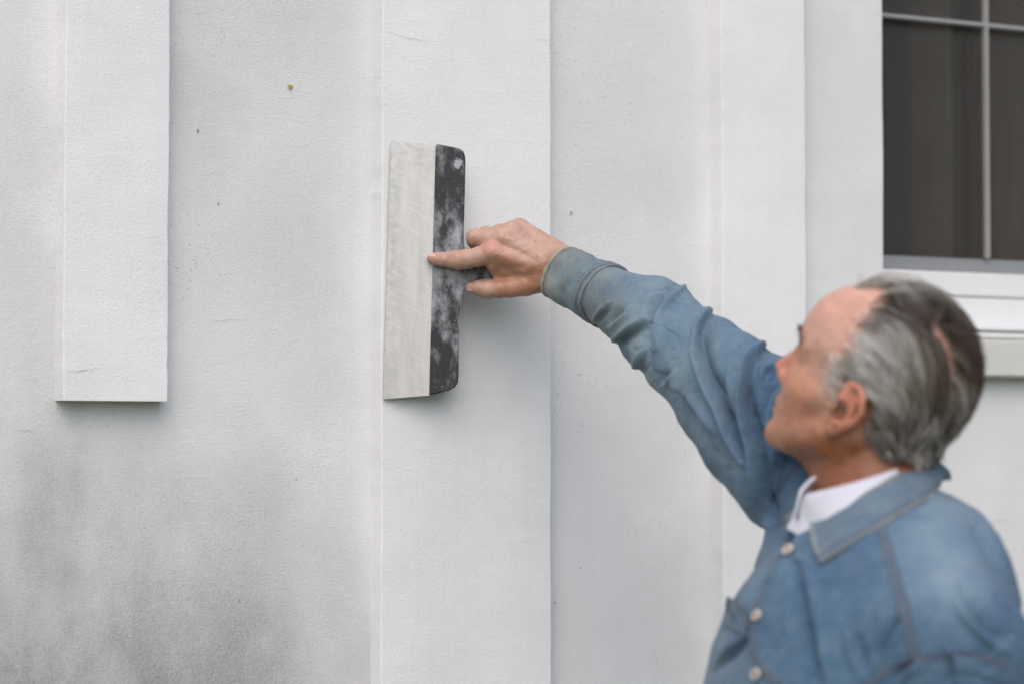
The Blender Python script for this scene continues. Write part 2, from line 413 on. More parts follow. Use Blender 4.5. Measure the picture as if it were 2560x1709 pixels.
scr = mesh_from([(HU0 + 0.029, yw + 0.026, 1.9235), (HU1 - 0.061, yw + 0.026, 1.9235), (HU1 - 0.061, yw + 0.026, HZ1 - 0.002), (HU0 + 0.029, yw + 0.026, HZ1 - 0.002)], np.array([[0, 1, 2, 3]]), False)
link("insect_screen", scr, win, M['screen'])
# curtains and a dim room behind
def curtain(u0, u1, y, seed):
    V, Fc = [], []; n = int((u1 - u0) / 0.006)
    for k in range(n + 1):
        u = u0 + (u1 - u0) * k / n
        d = 0.018 * math.sin(u * 75 + seed) + 0.012 * math.sin(u * 143 + 2 * seed)
        for z in (1.80, 2.2, 2.6, 3.25): V.append((u, y + d, z))
    for k in range(n):
        for j in range(3): Fc.append((k * 4 + j, k * 4 + 4 + j, k * 4 + 5 + j, k * 4 + 1 + j))
    return link("curtain", mesh_from(V, Fc, True), win, M['curtain'])
curtain(0.80, 1.00, yw + 0.16, 0.3); curtain(1.07, 1.175, yw + 0.15, 1.1); curtain(1.21, 1.5, yw + 0.15, 2.0); curtain(1.8, 2.3, yw + 0.16, 0.7)
rm = mesh_from([(0.5, yw + 0.06, 1.5), (2.6, yw + 0.06, 1.5), (2.6, yw + 2.0, 1.5), (0.5, yw + 2.0, 1.5), (0.5, yw + 0.06, 3.4), (2.6, yw + 0.06, 3.4), (2.6, yw + 2.0, 3.4), (0.5, yw + 2.0, 3.4)],
    [(0, 1, 2, 3), (7, 6, 5, 4), (2, 6, 7, 3), (0, 3, 7, 4), (1, 5, 6, 2)], False)
link("room", rm, win, M['room'])
# sill: sloped white board and the thick rendered ledge under it
def prism(name, prof, u0, u1, mat, parent, bev=0.002):
    V = [(u0, y, z) for y, z in prof] + [(u1, y, z) for y, z in prof]; n = len(prof)
    Fc = [tuple(range(n - 1, -1, -1)), tuple(range(n, 2 * n))] + [(k, (k + 1) % n, n + (k + 1) % n, n + k) for k in range(n)]
    import bmesh
    me = mesh_from(V, Fc, False); bm = bmesh.new(); bm.from_mesh(me)
    bmesh.ops.recalc_face_normals(bm, faces=bm.faces); bmesh.ops.bevel(bm, geom=list(bm.edges), offset=bev, segments=2, affect='EDGES')
    bm.to_mesh(me); bm.free(); return link(name, me, parent, mat)
prism("sill", [(yw + 0.03, 1.8040), (yw + 0.03, 1.790), (P0 - 0.0255, 1.7865), (P0 - 0.0255, 1.7945)], HU0 + 0.002, HU1 - 0.002, M['window_white'], win)
prism("sill", [(P0 + 0.004, 1.7855), (P0 + 0.004, 1.727), (P0 - 0.030, 1.727), (P0 - 0.030, 1.7855)], HU0 - 0.035, HU1 + 0.035, M['sill'], win, 0.003)

# ------------------------------------------------------------------ spatula
def on_plane(px, py, p0, n):
    r = sight(px, py); return CAMP + r * (((np.asarray(p0) - CAMP) @ n) / (r @ n))
wall_n = lambda px, py, n: on_plane(px, py, OW + NW * n, NW)
EA, EB = wall_n(897, 323, 0.0035), wall_n(879, 915, 0.0035)            # blade edge lying on the plaster
ea = nrm(EA - EB); ew = nrm(np.cross(NW, ea)); ew = ew if ew[0] > 0 else -ew
TILT = math.radians(22)
eb = nrm(math.cos(TILT) * ew + math.sin(TILT) * NW); ec = nrm(np.cross(ea, eb)); ec = ec if ec[1] < 0 else -ec
SM = Matrix(((eb[0], ea[0], ec[0], EB[0]), (eb[1], ea[1], ec[1], EB[1]), (eb[2], ea[2], ec[2], EB[2]), (0, 0, 0, 1)))
SB = np.array([eb, ea, ec])
def sl(px, py, c=0.0):
    """photo point -> spatula coordinates on the plane c above the blade"""
    P = on_plane(px, py, EB + ec * c, ec); return SB @ (P - EB)
spat = link("spatula", None); spat.matrix_world = SM
tag(spat, "wide steel plastering spatula with a black plaster-smeared handle", "spatula")
import bmesh
def extrude_poly(pts, c0, c1, bev=0.0, seg=2, front_scale=None):
    bm = bmesh.new()
    lo = [bm.verts.new((p[0], p[1], c0(p) if callable(c0) else c0)) for p in pts]
    hi = [bm.verts.new((p[0], p[1], c1(p) if callable(c1) else c1)) for p in pts]
    n = len(pts); top = bm.faces.new(hi); bm.faces.new(lo[::-1])
    for k in range(n): bm.faces.new((lo[k], lo[(k + 1) % n], hi[(k + 1) % n], hi[k]))
    bmesh.ops.recalc_face_normals(bm, faces=bm.faces)
    if bev:
        es = [e for e in bm.edges if all(v.co.z > 0.5 * ((c0(v.co) if callable(c0) else c0) + (c1(v.co) if callable(c1) else c1)) for v in e.verts)]
        bmesh.ops.bevel(bm, geom=es, offset=bev, segments=seg, affect='EDGES')
    me = bpy.data.meshes.new("m"); bm.to_mesh(me); bm.free()
    me.polygons.foreach_set("use_smooth", np.ones(len(me.polygons), bool))
    me.set_sharp_from_angle(angle=math.radians(35)); return me
t = NT('worn spatula steel'); v = t.coord()
sx_ = t.node('ShaderNodeSeparateXYZ'); t.l.new(v, sx_.inputs[0])
film = t.math('MULTIPLY', t.ramp(t.noise(1.0, 5, 0.55, t.coord(scale=(60, 9, 9))), 0.25, 0.75), 0.8)
scr_ = t.noise(1.0, 5, 0.7, t.coord(scale=(30, 420, 30)))
mp = t.node('ShaderNodeMapping'); mp.inputs['Rotation'].default_value = (0, 0, math.radians(28)); t.l.new(v, mp.inputs[0])
mp2 = t.node('ShaderNodeMapping'); mp2.inputs['Scale'].default_value = (18, 330, 1); t.l.new(mp.outputs[0], mp2.inputs[0])
arc = t.noise(1.0, 4, 0.7, mp2.outputs[0])
blot = t.ramp(t.noise(45, 5, 0.7, t.coord(loc=(4, 1, 2))), 0.58, 0.70)
c = t.mix(film, (0.47, 0.468, 0.455), (0.62, 0.612, 0.585))
c = t.mix(t.math('MULTIPLY', t.ramp(arc, 0.52, 0.70), 0.5), c, (0.74, 0.725, 0.69))
edge_ = t.math('MAXIMUM', t.ramp(sx_.outputs[0], 0.028, 0.002), t.ramp(sx_.outputs[1], 0.300, 0.345))
blot = t.math('MULTIPLY', t.ramp(t.noise(70, 6, 0.7, t.coord(loc=(4, 1, 2))), 0.42, 0.66), t.math('ADD', 0.10, edge_))
c = t.mix(t.math('MULTIPLY', blot, 0.55), c, (0.36, 0.36, 0.36))
M['steel'] = t.out(c, t.ramp(scr_, 0.3, 0.7, 0.32, 0.55), t.bump(t.math('ADD', arc, scr_), 0.16, 0.0006), t.math('SUBTRACT', 0.85, t.math('MULTIPLY', film, 0.55)))
SPT0 = 0.007
t = NT('black handle plastic with dried plaster'); v = t.coord()
sxyz = t.node('ShaderNodeSeparateXYZ'); t.l.new(v, sxyz.inputs[0])
mid = t.ramp(t.math('ABSOLUTE', t.math('SUBTRACT', sxyz.outputs[1], 0.165)), 0.13, 0.02)
sm1 = t.noise(1.0, 6, 0.60, t.coord(scale=(58, 30, 40)))
thr = t.math('ADD', sm1, t.math('MULTIPLY', mid, 0.15))
smear = t.ramp(thr, 0.46, 0.80)
fl = t.ramp(t.noise(240, 3, 0.6, v), 0.66, 0.72)
tip = t.ramp(t.math('ADD', t.noise(130, 4, 0.7, v), t.math('MULTIPLY', t.spot(v, 0.098, 0.0, 0.016, 5), 0)), 0.62, 0.70)
wear = t.math('MAXIMUM', t.math('MULTIPLY', smear, t.ramp(t.noise(150, 4, 0.65, v), 0.3, 0.65, 0.55, 0.95)), t.math('MULTIPLY', fl, 0.55))
dv = t.node('ShaderNodeVectorMath', operation='DISTANCE'); t.l.new(v, dv.inputs[0]); _q = sl(1051, 376, SPT0); dv.inputs[1].default_value = (_q[0], _q[1], 0.007)
dab = t.ramp(t.math('SUBTRACT', dv.outputs['Value'], t.math('MULTIPLY', t.noise(160, 3, 0.6, v), 0.014)), 0.0010, -0.0035)
wear = t.math('MAXIMUM', wear, t.math('MULTIPLY', dab, 0.85))
wear = t.math('MAXIMUM', wear, t.math('MULTIPLY', tip, t.math('MULTIPLY', mid, 0.7)))
wear = t.math('MULTIPLY', wear, t.ramp(sxyz.outputs[0], 0.152, 0.138, 0.06, 1.0))
c = t.mix(t.noise(35, 4, 0.6, v), (0.016, 0.017, 0.020), (0.040, 0.042, 0.047))
c = t.mix(wear, c, (0.43, 0.44, 0.47))
t.b.inputs['Specular IOR Level'].default_value = 0.28
M['plastic'] = t.out(c, t.math('ADD', 0.40, t.math('MULTIPLY', wear, 0.4)), t.bump(t.math('ADD', wear, t.math('MULTIPLY', t.noise(400, 2, 0.5, v), 0.3)), 0.35, 0.0006))
b1 = [sl(897, 323), sl(1003, 334), sl(988, 906), sl(879, 915)]
link("blade", extrude_poly([(p[0], p[1]) for p in b1], 0.0, 0.0012), spat, M['steel'])
SPT = 0.007
ol = [(1000, 333), (1004, 330), (1038, 337), (1054, 341), (1063, 347), (1067, 358), (1068, 372), (1066, 460), (1064, 530), (1064, 560), (1068, 578), (1078, 594), (1094, 605), (1116, 611),
      (1150, 611), (1150, 636), (1118, 637), (1096, 641), (1078, 650), (1064, 667), (1057, 690), (1054, 720), (1053, 780), (1052, 862), (1050, 878), (1043, 888), (1030, 895), (985, 906)]
pts = [sl(x, y, SPT)[:2] for x, y in ol]
bx0 = min(p[0] for p in pts)
me = extrude_poly(pts, lambda p: -0.0025 - 0.10 * (p[0] - bx0), lambda p: 0.0042 + 0.085 * max(0, min(0.04, p[0] - bx0)), 0.0016, 3)
link("spine", me, spat, M['plastic'])
# grip: round handle running on from the neck, closed in the fist
gA, gB = sl(1112, 624, 0.0), sl(1262, 606, -0.006)
rings = []; V, Fc = [], []; ns = 20
for k in range(25):
    s = k / 24; c = gA * (1 - s) + gB * s + np.array([0, 0, -0.007 - 0.004 * math.sin(s * 3.1)])
    ry = (0.0085 + 0.007 * smoothstep(0, 0.35, s)) * (1 if s < 0.93 else math.sqrt(max(0.02, 1 - ((s - 0.93) / 0.07) ** 2)))
    rz = (0.0075 + 0.004 * smoothstep(0, 0.35, s)) * (1 if s < 0.93 else math.sqrt(max(0.02, 1 - ((s - 0.93) / 0.07) ** 2)))
    for j in range(ns):
        a = 2 * math.pi * j / ns; V.append(c + np.array([0, ry * math.cos(a), rz * math.sin(a)]))
for k in range(24):
    for j in range(ns): Fc.append((k * ns + j, k * ns + (j + 1) % ns, (k + 1) * ns + (j + 1) % ns, (k + 1) * ns + j))
Fc += [tuple(range(ns)), tuple(range(24 * ns + ns - 1, 24 * ns - 1, -1))]
link("grip", mesh_from(V, Fc), spat, M['plastic'])

# ------------------------------------------------------------------ ochre fleck on the wall
fv = [(0.0038 * math.cos(a) * (1 + .35 * math.sin(3 * a)), -0.0008 if k % 2 else -0.0016, 0.0034 * math.sin(a) * (1 + .3 * math.cos(2 * a))) for k, a in enumerate(np.linspace(0, 6.283, 13)[:-1])]
fv += [(0.001, -0.0022, 0)]; ff = [(k, (k + 1) % 12, 12) for k in range(12)]
fl_o = link("leaf_fragment", mesh_from(fv, ff), None, plain('ochre leaf', (0.42, 0.30, 0.09), 0.8))
q = OW + UW * (-0.133) - NW * (P0 - 0.0005); fl_o.location = (q[0], q[1], 2.109); fl_o.rotation_euler = (0, 0, YAW)
tag(fl_o, "tiny ochre leaf fragment stuck to the white wall above the spatula", "leaf")

# ------------------------------------------------------------------ person: cloth and skin materials
t = NT('skin'); v = t.coord(); tint = t.attr('tint').outputs['Color']
mott = t.noise(60, 5, 0.65, v); mott2 = t.noise(190, 3, 0.6, v)
c = t.mix(t.ramp(mott, 0.35, 0.68), t.mix(1.0, tint, (0.90, 0.86, 0.84), 'MULTIPLY'), t.mix(1.0, tint, (1.05, 1.05, 1.05), 'MULTIPLY'))
c = t.mix(t.ramp(mott2, 0.4, 0.7, 0, 0.26), c, t.mix(1.0, tint, (1.06, 0.66, 0.55), 'MULTIPLY'))
spots = t.ramp(t.noise(95, 2, 0.5, t.coord(loc=(2.3, 7, 1))), 0.755, 0.79, 0, 0.75)
c = t.mix(spots, c, (0.32, 0.10, 0.05))
t.b.inputs['Subsurface Weight'].default_value = 0.16; t.b.inputs['Subsurface Scale'].default_value = 0.004
t.b.inputs['Subsurface Radius'].default_value = (1.0, 0.4, 0.2)
cre = t.noise(1.0, 3, 0.6, t.coord(scale=(420, 420, 420)))
nn = t.bump(t.math('ADD', t.noise(330, 4, 0.65, v), cre), 0.22, 0.0007)
nn = t.bump(t.noise(75, 3, 0.5, v), 0.14, 0.003, nn)
M['skin'] = t.out(c, t.ramp(mott, 0.3, 0.7, 0.42, 0.56), nn)
M['nail'] = plain('finger nail', (0.62, 0.42, 0.38), 0.3, var=0.05, scale=80)

t = NT('washed blue denim'); v = t.coord(); tint = t.attr('tint').outputs['Color']
fade = t.noise(13, 5, 0.65, v); tw = t.node('ShaderNodeMapping'); tw.inputs['Rotation'].default_value = (0.5, 0.6, 0.4); t.l.new(v, tw.inputs[0])
tw2 = t.node('ShaderNodeMapping'); tw2.inputs['Scale'].default_value = (480, 90, 480); t.l.new(tw.outputs[0], tw2.inputs[0])
yarn = t.noise(1.0, 3, 0.7, tw2.outputs[0])
c = t.mix(t.ramp(fade, 0.32, 0.70), t.mix(1.0, tint, (0.74, 0.80, 0.88), 'MULTIPLY'), t.mix(1.0, tint, (1.36, 1.24, 1.12), 'MULTIPLY'))
c = t.mix(t.ramp(yarn, 0.38, 0.72, 0.0, 0.26), c, t.mix(0.5, tint, (0.44, 0.49, 0.51)))
c = t.mix(t.ramp(t.noise(70, 5, 0.7, v), 0.45, 0.75, 0, 0.22), c, (0.25, 0.29, 0.30))
c = t.mix(t.ramp(t.noise(240, 3, 0.7, v), 0.45, 0.7, 0, 0.22), c, t.mix(1.0, tint, (0.62, 0.66, 0.72), 'MULTIPLY'))
t.b.inputs['Sheen Weight'].default_value = 0.08; t.b.inputs['Sheen Roughness'].default_value = 0.6
nn = t.bump(yarn, 0.5, 0.0010); nn = t.bump(t.noise(34, 4, 0.6, v), 0.22, 0.006, nn)
M['denim'] = t.out(c, 0.9, nn, spec=0.2)
t = NT('white cotton'); v = t.coord()
M['white_cloth'] = t.out(t.mix(t.noise(40, 3, 0.5, v), (0.54, 0.55, 0.62), (0.61, 0.62, 0.68)), 0.85, t.bump(t.noise(500, 2, 0.6, v), 0.15, 0.0005))
t = NT('hair strands'); tint = t.attr('tint').outputs['Color']
t.b.inputs['Sheen Weight'].default_value = 0.1
M['hair'] = t.out(t.mix(t.noise(300, 2, 0.5, t.coord()), t.mix(1.0, tint, (0.8, 0.8, 0.8), 'MULTIPLY'), tint), 0.42)
M['button'] = plain('cream horn button', (0.58, 0.54, 0.48), 0.35)
M['thread_red'] = plain('red brown button thread', (0.23, 0.045, 0.035), 0.8)
M['trousers'] = plain('dark grey work trousers', (0.06, 0.065, 0.075), 0.9, bump=0.2)
M['shoe'] = plain('brown leather', (0.07, 0.04, 0.025), 0.45)

person = link("person", None); person.location = (0.40, 2.70, 0)
tag(person, "person in a faded denim shirt reaching up to smooth the wall", "person")
bpy.context.view_layer.update()
PM = np.array([0.40, 2.70, 0.0])
def add(name, V, Q, mat, parent=person, smooth=True):
    me = mesh_from(np.asarray(V) - PM, Q, smooth); me.materials.append(mat)
    o = bpy.data.objects.new(name, me); COL.objects.link(o); o.parent = parent
    if parent is not person and parent is not None: o.matrix_parent_inverse = Matrix.Identity(4)
    return o

# ------------------------------------------------------------------ skeleton (metres)
RS = at(1855, 1045, 2.88); LS = at(2190, 1490, 2.53); NB = at(2008, 1150, 2.70)
TF = nrm([-0.945, -0.327, 0]); TL = nrm(LS - RS); TF = nrm(TF - TL * (TF @ TL)); TU = np.cross(TF, TL); TU = TU if TU[2] > 0 else -TU
TRr = np.array([TF, TL, TU])
UP = np.array([0, 0, 1.0])
arm = [(1288, 627, 3.262, .0355), (1392, 678, 3.185, .039), (1440, 704, 3.150, .0435), (1499, 738, 3.105, .054), (1590, 820, 3.04, .061), (1674, 897, 2.985, .072), (1752, 973, 2.93, .083), (1835, 1055, 2.885, .092)]
ARM = [(at(a, b, Y), r) for a, b, Y, r in arm]
SLV = [(ARM[1][0], .0403)] + ARM[2:]
LE = LS + np.array([0.03, -0.04, -0.29]); LWr = LE + np.array([-0.07, -0.02, -0.25])
PEL = np.array([0.395, 2.70, 0.98])

def shirt_sdf(P):
    d = cone(P, RS - UP * .02, LS, .058, .064)
    d = smin(d, cone(P, NB - UP * .055, LS, .046, .062), .04)
    d = smin(d, cone(P, NB - UP * .055, RS, .046, .070), .04)
    d = smin(d, ell(P, at(1950, 1640, 2.68), (.125, .185, .21), TRr), .07)
    d = smin(d, ell(P, at(2112, 1400, 2.69), (.098, .145, .132), TRr), .05)      # upper back
    d = smin(d, ell(P, at(1925, 1900, 2.69), (.142, .18, .30)), .10)
    d = smin(d, cone(P, PEL + UP * .05, PEL + UP * .12, .155, .15), .06)
    a = None
    for k in range(len(SLV) - 1):
        q = cone(P, SLV[k][0], SLV[k + 1][0], SLV[k][1], SLV[k + 1][1])
        a = q if a is None else smin(a, q, .012)
    d = smin(d, a, .035)
    d = smin(d, cone(P, at(1858, 1185, 2.83), at(1822, 1310, 2.79), .042, .043), .022)      # front of the far shoulder
    l_ = smin(cone(P, LS, LE, .070, .058), cone(P, LE, LWr, .058, .040), .02)
    d = smin(d, l_, .035)
    return smax(d, -cone(P, NB - UP * .07, NB + UP * .2 + TF * .03, .056, .066), .012)      # neck opening
SV, SQ = polygonize(shirt_sdf, (0.02, 2.30, 0.93), (0.66, 3.32, 1.98), 0.0021)

# ------------------------------------------------------------------ cloth folds: surveyed crease lines pushed into the cloth
def c4(pts): return [(1238.8 + x * .43313, 532.2 + y * .43313) for x, y in pts]
def c5(pts): return [(1596.6 + x * .33878, 1036.9 + y * .33878) for x, y in pts]
# (line, depth mm, width px steep side, width px soft side, ridge mm, which side the ridge is on)
FOLDS = [
 (c4([(735, 285), (690, 330), (650, 380), (610, 450), (592, 530), (592, 600)]), 9, 7, 22, 6, 1),
 (c4([(905, 428), (850, 490), (832, 560), (835, 640), (860, 720), (900, 820), (960, 950), (1010, 1060), (1070, 1200)]), 13, 7, 24, 6, -1),
 (c4([(545, 480), (470, 540), (395, 605)]), 6, 8, 18, 3, -1),
 (c4([(1045, 615), (985, 720), (965, 850), (975, 960)]), 7, 9, 22, 4, 1),
 (c4([(1195, 600), (1130, 650), (1090, 740), (1075, 850), (1090, 1020), (1130, 1200), (1180, 1400), (1205, 1530)]), 14, 6, 22, 7, -1),
 (c4([(1150, 680), (1120, 760), (1108, 860)]), 5, 5, 10, 2, 1),
 (c4([(1310, 775), (1220, 850), (1185, 960), (1160, 1090)]), 9, 9, 20, 4, 1),
 (c4([(1265, 678), (1170, 720), (1130, 800)]), 7, 6, 16, 5, 1),
 (c4([(440, 415), (360, 490)]), 4, 7, 14, 2, 1),
 (c4([(360, 395), (300, 480)]), 3, 6, 10, 2, -1),
 (c4([(1300, 1120), (1255, 1240), (1220, 1400)]), 8, 6, 14, 4, 1),
 (c4([(690, 735), (640, 800)]), 3, 6, 12, 2, 1),
 (c4([(560, 640), (530, 730), (560, 800)]), 4, 9, 20, 2, -1),
 (c4([(720, 860), (820, 990), (900, 1100)]), 3, 12, 30, 2, 1),
 # chest and shoulder
 (c5([(650, 500), (590, 640), (480, 800), (420, 960)]), 9, 7, 20, 0, 1),
 (c5([(680, 760), (740, 1000), (780, 1250), (830, 1560)]), 7, 12, 26, 4, 1),
 (c5([(1390, 1120), (1300, 1260), (1230, 1400)]), 6, 9, 18, 3, 1),
 (c5([(1060, 1200), (1080, 1330), (1130, 1480)]), 4, 10, 20, 3, -1),
 (c5([(1800, 950), (1850, 1080), (1960, 1200), (2060, 1290)]), 8, 12, 26, 5, -1),
 (c5([(1900, 480), (2000, 620), (2070, 740)]), 5, 8, 20, 3, 1),
 (c5([(1350, 1560), (1400, 1470), (1480, 1420)]), 5, 8, 16, 3, -1),
 (c5([(1720, 1380), (1740, 1480), (1740, 1600)]), 4, 8, 18, 3, 1),
 (c5([(150, 1450), (230, 1360), (340, 1260)]), 5, 5, 12, 3, 1),
]
def poly_dist(q, line):
    """signed distance to a polyline, and the fraction of its length at the foot"""
    line = np.asarray(line, float); best = np.full(len(q), 1e9); sg = np.zeros(len(q)); tt = np.zeros(len(q))
    L = np.linalg.norm(np.diff(line, axis=0), axis=1); cum = np.concatenate([[0], np.cumsum(L)])
    for k in range(len(line) - 1):
        a, ab = line[k], line[k + 1] - line[k]
        s = np.clip(((q - a) @ ab) / (ab @ ab), 0, 1); dv = q - a - s[:, None] * ab
        d = np.hypot(dv[:, 0], dv[:, 1]); m = d < best
        best[m] = d[m]; sg[m] = np.sign(ab[0] * dv[m, 1] - ab[1] * dv[m, 0]); tt[m] = (cum[k] + s[m] * L[k]) / cum[-1]
    return best * sg, tt
def resample(line, n=24):
    line = np.asarray(line, float)
    L = np.concatenate([[0], np.cumsum(np.linalg.norm(np.diff(line, axis=0), axis=1))])
    s = np.linspace(0, L[-1], n)
    out = np.stack([np.interp(s, L, line[:, k]) for k in range(line.shape[1])], 1)
    for _ in range(2): out[1:-1] = (out[:-2] + 2 * out[1:-1] + out[2:]) / 4
    return out
def fold_height(V, Nn):
    px = project(V); view = V - CAMP; view /= np.linalg.norm(view, axis=1, keepdims=True)
    face = smoothstep(-0.30, 0.15, -np.sum(view * Nn, 1)); h = np.zeros(len(V))
    for line, dep, w1, w2, rid, side in FOLDS:
        line = resample(line); m = (px[:, 0] > line[:, 0].min() - 70) & (px[:, 0] < line[:, 0].max() + 70) & (px[:, 1] > line[:, 1].min() - 70) & (px[:, 1] < line[:, 1].max() + 70) & (face > 0)
        d, tt = poly_dist(px[m], line); d = d * -side; dep, rid, w1 = dep * 2.0, rid * 1.8, w1 * .68
        tap = np.sin(np.pi * np.clip(tt * 0.92 + 0.04, 0, 1)) ** 0.55
        val = -dep * np.where(d < 0, np.exp(-(d / w2) ** 2), np.exp(-(d / w1) ** 2)) + rid * np.exp(-((d - 2.1 * w1) / (1.3 * w1)) ** 2)
        h[m] += val * tap * face[m] * 1e-3
    return h
SN = vnormals(SV, SQ)
hh = fold_height(SV, SN)
wr = vnoise(SV * np.array([1.0, 0.7, 0.5]), 16.0, 2.0, 3) * 0.004 + vnoise(SV, 45.0, 5.0, 2) * 0.0012
nr = vnoise(SV * np.array([1.0, .55, .8]), 21.0, 11.0, 3); nr2 = vnoise(SV * np.array([.8, .6, 1.0]), 34.0, 13.0, 2)
wmask = smoothstep(.0, .5, vnoise(SV, 5.0, 21.0, 2) + .1)
wr -= wmask * (.0030 * np.exp(-(nr / .10) ** 2) + .0008 * np.exp(-(nr2 / .12) ** 2))
wr *= .25 + .75 * smoothstep(1390, 1470, project(SV)[:, 0])
SV = SV + SN * (hh + wr * .62)[:, None]
SN = vnormals(SV, SQ)
# colour of the cloth itself: bluer body, greyed soiled sleeve end, bleached yoke
def denim_tint(V):
    px = project(V)
    body = np.array([0.048, 0.108, 0.185]); slv = np.array([0.122, 0.192, 0.250]); pale = np.array([0.185, 0.265, 0.330]); cuff = np.array([0.135, 0.165, 0.172])
    n = vnoise(V, 9.0, 8.0, 3)
    a = smoothstep(1850, 1500, px[:, 0] + 60 * n)[:, None]; c = body * (1 - a) + slv * a
    b = smoothstep(1480, 1330, px[:, 0])[:, None]; c = c * (1 - b) + cuff * b
    d2 = ((px[:, 0] - 2175) / 120) ** 2 + ((px[:, 1] - 1255) / 170) ** 2
    y = (np.exp(-d2) * 0.95 * (0.9 + 0.3 * n))[:, None].clip(0, 1); c = c * (1 - y) + pale * y
    return c
shirt = add("shirt", SV, SQ, M['denim']); set_attr(shirt.data, 'tint', denim_tint(SV))
shirt["label"] = "faded blue denim shirt with long sleeves"
BV = BVHTree.FromPolygons([tuple(p) for p in SV], [tuple(q) for q in SQ])
def on_shirt(px, py, lift=0.0):
    r = nrm(sight(px, py)); h = BV.ray_cast(Vector(CAMP), Vector(r))
    if h[0] is None: return None, None
    return np.array(h[0]) + np.array(h[1]) * lift, np.array(h[1])
def ribbon(name, line, half, lift, tintc, n=40, parent=shirt, mat=None, thick=0.0014):
    """felled seam: a narrow raised band following the cloth"""
    line = resample(line, n); V, Fc = [], []; rows = 0; last = None
    pts = [on_shirt(x, y, 0) for x, y in line]; pts = [(p, q) for p, q in pts if p is not None]
    keep = [pts[0]]
    for p in pts[1:]:
        if np.linalg.norm(p[0] - keep[-1][0]) < 0.05: keep.append(p)
    P = np.array([p for p, q in keep]); Nn = np.array([q for p, q in keep])
    for _ in range(2): P[1:-1] = (P[:-2] + 2 * P[1:-1] + P[2:]) / 4; Nn[1:-1] = (Nn[:-2] + 2 * Nn[1:-1] + Nn[2:]) / 4
    prof = [(-1.0, -0.0015), (-0.95, 0.7), (-0.75, 1.0), (-0.62, 0.75), (0.0, 1.0), (0.62, 0.75), (0.75, 1.0), (0.95, 0.7), (1.0, -0.0015)]
    for k in range(len(P)):
        T = nrm(P[min(k + 1, len(P) - 1)] - P[max(k - 1, 0)]); nn = nrm(Nn[k]); S = nrm(np.cross(T, nn))
        pu = 1 + 0.35 * math.sin(k * 2.4)
        for a, b in prof: V.append(P[k] + S * a * half + nn * (lift + thick * (b if b > 0 else -1) * (pu if abs(a) < .9 else 1)))
    m = len(prof)
    for k in range(len(P) - 1):
        for j in range(m - 1): Fc.append((k * m + j, k * m + j + 1, (k + 1) * m + j + 1, (k + 1) * m + j))
    o = add(name, V, np.array(Fc), mat or M['denim'], parent)
    if mat is None: set_attr(o.data, 'tint', np.tile(tintc, (len(V), 1)))
    return o
SEAMC = (0.070, 0.100, 0.145); SEAMD = (0.06, 0.085, 0.14); EDGE = (0.42, 0.43, 0.40)
ribbon("seam", c5([(1245, 500), (1290, 640), (1330, 780), (1400, 1020), (1450, 1200), (1500, 1385)]), 0.0064, 0.0, SEAMC)
ribbon("seam", c5([(1150, 1568), (1330, 1452), (1500, 1392), (1700, 1358), (1900, 1372), (2100, 1440)]), 0.0035, 0.0, SEAMD)
ribbon("seam", c5([(640, 560), (560, 700), (480, 870), (420, 1010), (385, 1160), (380, 1330), (430, 1440), (560, 1560)]), 0.0045, 0.001, SEAMC)
ribbon("seam", c5([(720, 60), (640, 130), (560, 230), (500, 330)]), 0.0025, 0.0, SEAMD)

# cuff: separate band, open at the wrist, with a stitched hem and a felled seam
def tube(stations, n=64, start_in=0.012, closed=False):
    V, Fc = [], []
    for (c, T, ru, rv, ph) in stations:
        T = nrm(T); e1 = nrm(np.cross(T, np.array([0, -1.0, 0]))); e1 = e1 if e1[2] > 0 else -e1; e2 = np.cross(T, e1)
        for j in range(n):
            a = 2 * math.pi * j / n; w = 1 + 0.025 * math.sin(3 * a + ph) + 0.015 * math.sin(5 * a + 2 * ph)
            V.append(c + e1 * ru * w * math.cos(a) + e2 * rv * w * math.sin(a))
    m = len(stations)
    for k in range(m - 1):
        for j in range(n): Fc.append((k * n + j, k * n + (j + 1) % n, (k + 1) * n + (j + 1) % n, (k + 1) * n + j))
    return np.array(V), np.array(Fc)
W0, W1 = at(1287, 628, 3.262), at(1391, 679, 3.185); TA = nrm(W1 - W0)
def cst(s, r, ph=0.6): return (W0 + (W1 - W0) * s, TA, r, r * (0.80 + .17 * max(0, min(1, s))), ph)
R0, R1 = 0.0378, 0.0418
def rr(s): return R0 + (R1 - R0) * s
sts = [cst(0.35, rr(.35) - .0045), cst(0.02, rr(0) - .0035), cst(-0.012, rr(0) - .0018), cst(-0.012, rr(0) + .0004), cst(0.01, rr(0) + .0010), cst(0.055, rr(.05) + .0008), cst(0.065, rr(.06) - .0004), cst(0.075, rr(.07) + .0002)]
sts += [cst(s, rr(s) + 0.0010 * math.sin(s * 9), 0.6 + s) for s in np.linspace(0.12, 0.82, 16)]
sts += [cst(.85, rr(.85) + .001, 1.45), cst(.87, rr(.87) + .0018, 1.45), cst(.89, rr(.89) + .0008, 1.45), cst(.98, rr(.98) + .0008, 1.5), cst(1.0, rr(1) + .0014, 1.5), cst(1.02, rr(1) + .0012, 1.5), cst(1.05, rr(1) - .0035, 1.5)]
V, Fc = tube(sts, 72)
cuff = add("cuff", V, Fc, M['denim'], shirt)
V = np.asarray(V); Nc = vnormals(V, Fc); Nc *= np.sign((Nc * (V - (W0 + W1) / 2)).sum()); V = V + Nc * (.0011 * vnoise(V * np.array([1, 1, .5]), 55, 31, 3) + .0006 * vnoise(V, 130, 33, 2))[:, None]
cuff.data.vertices.foreach_set('co', (V - PM).astype(np.float32).ravel()); cuff.data.update()
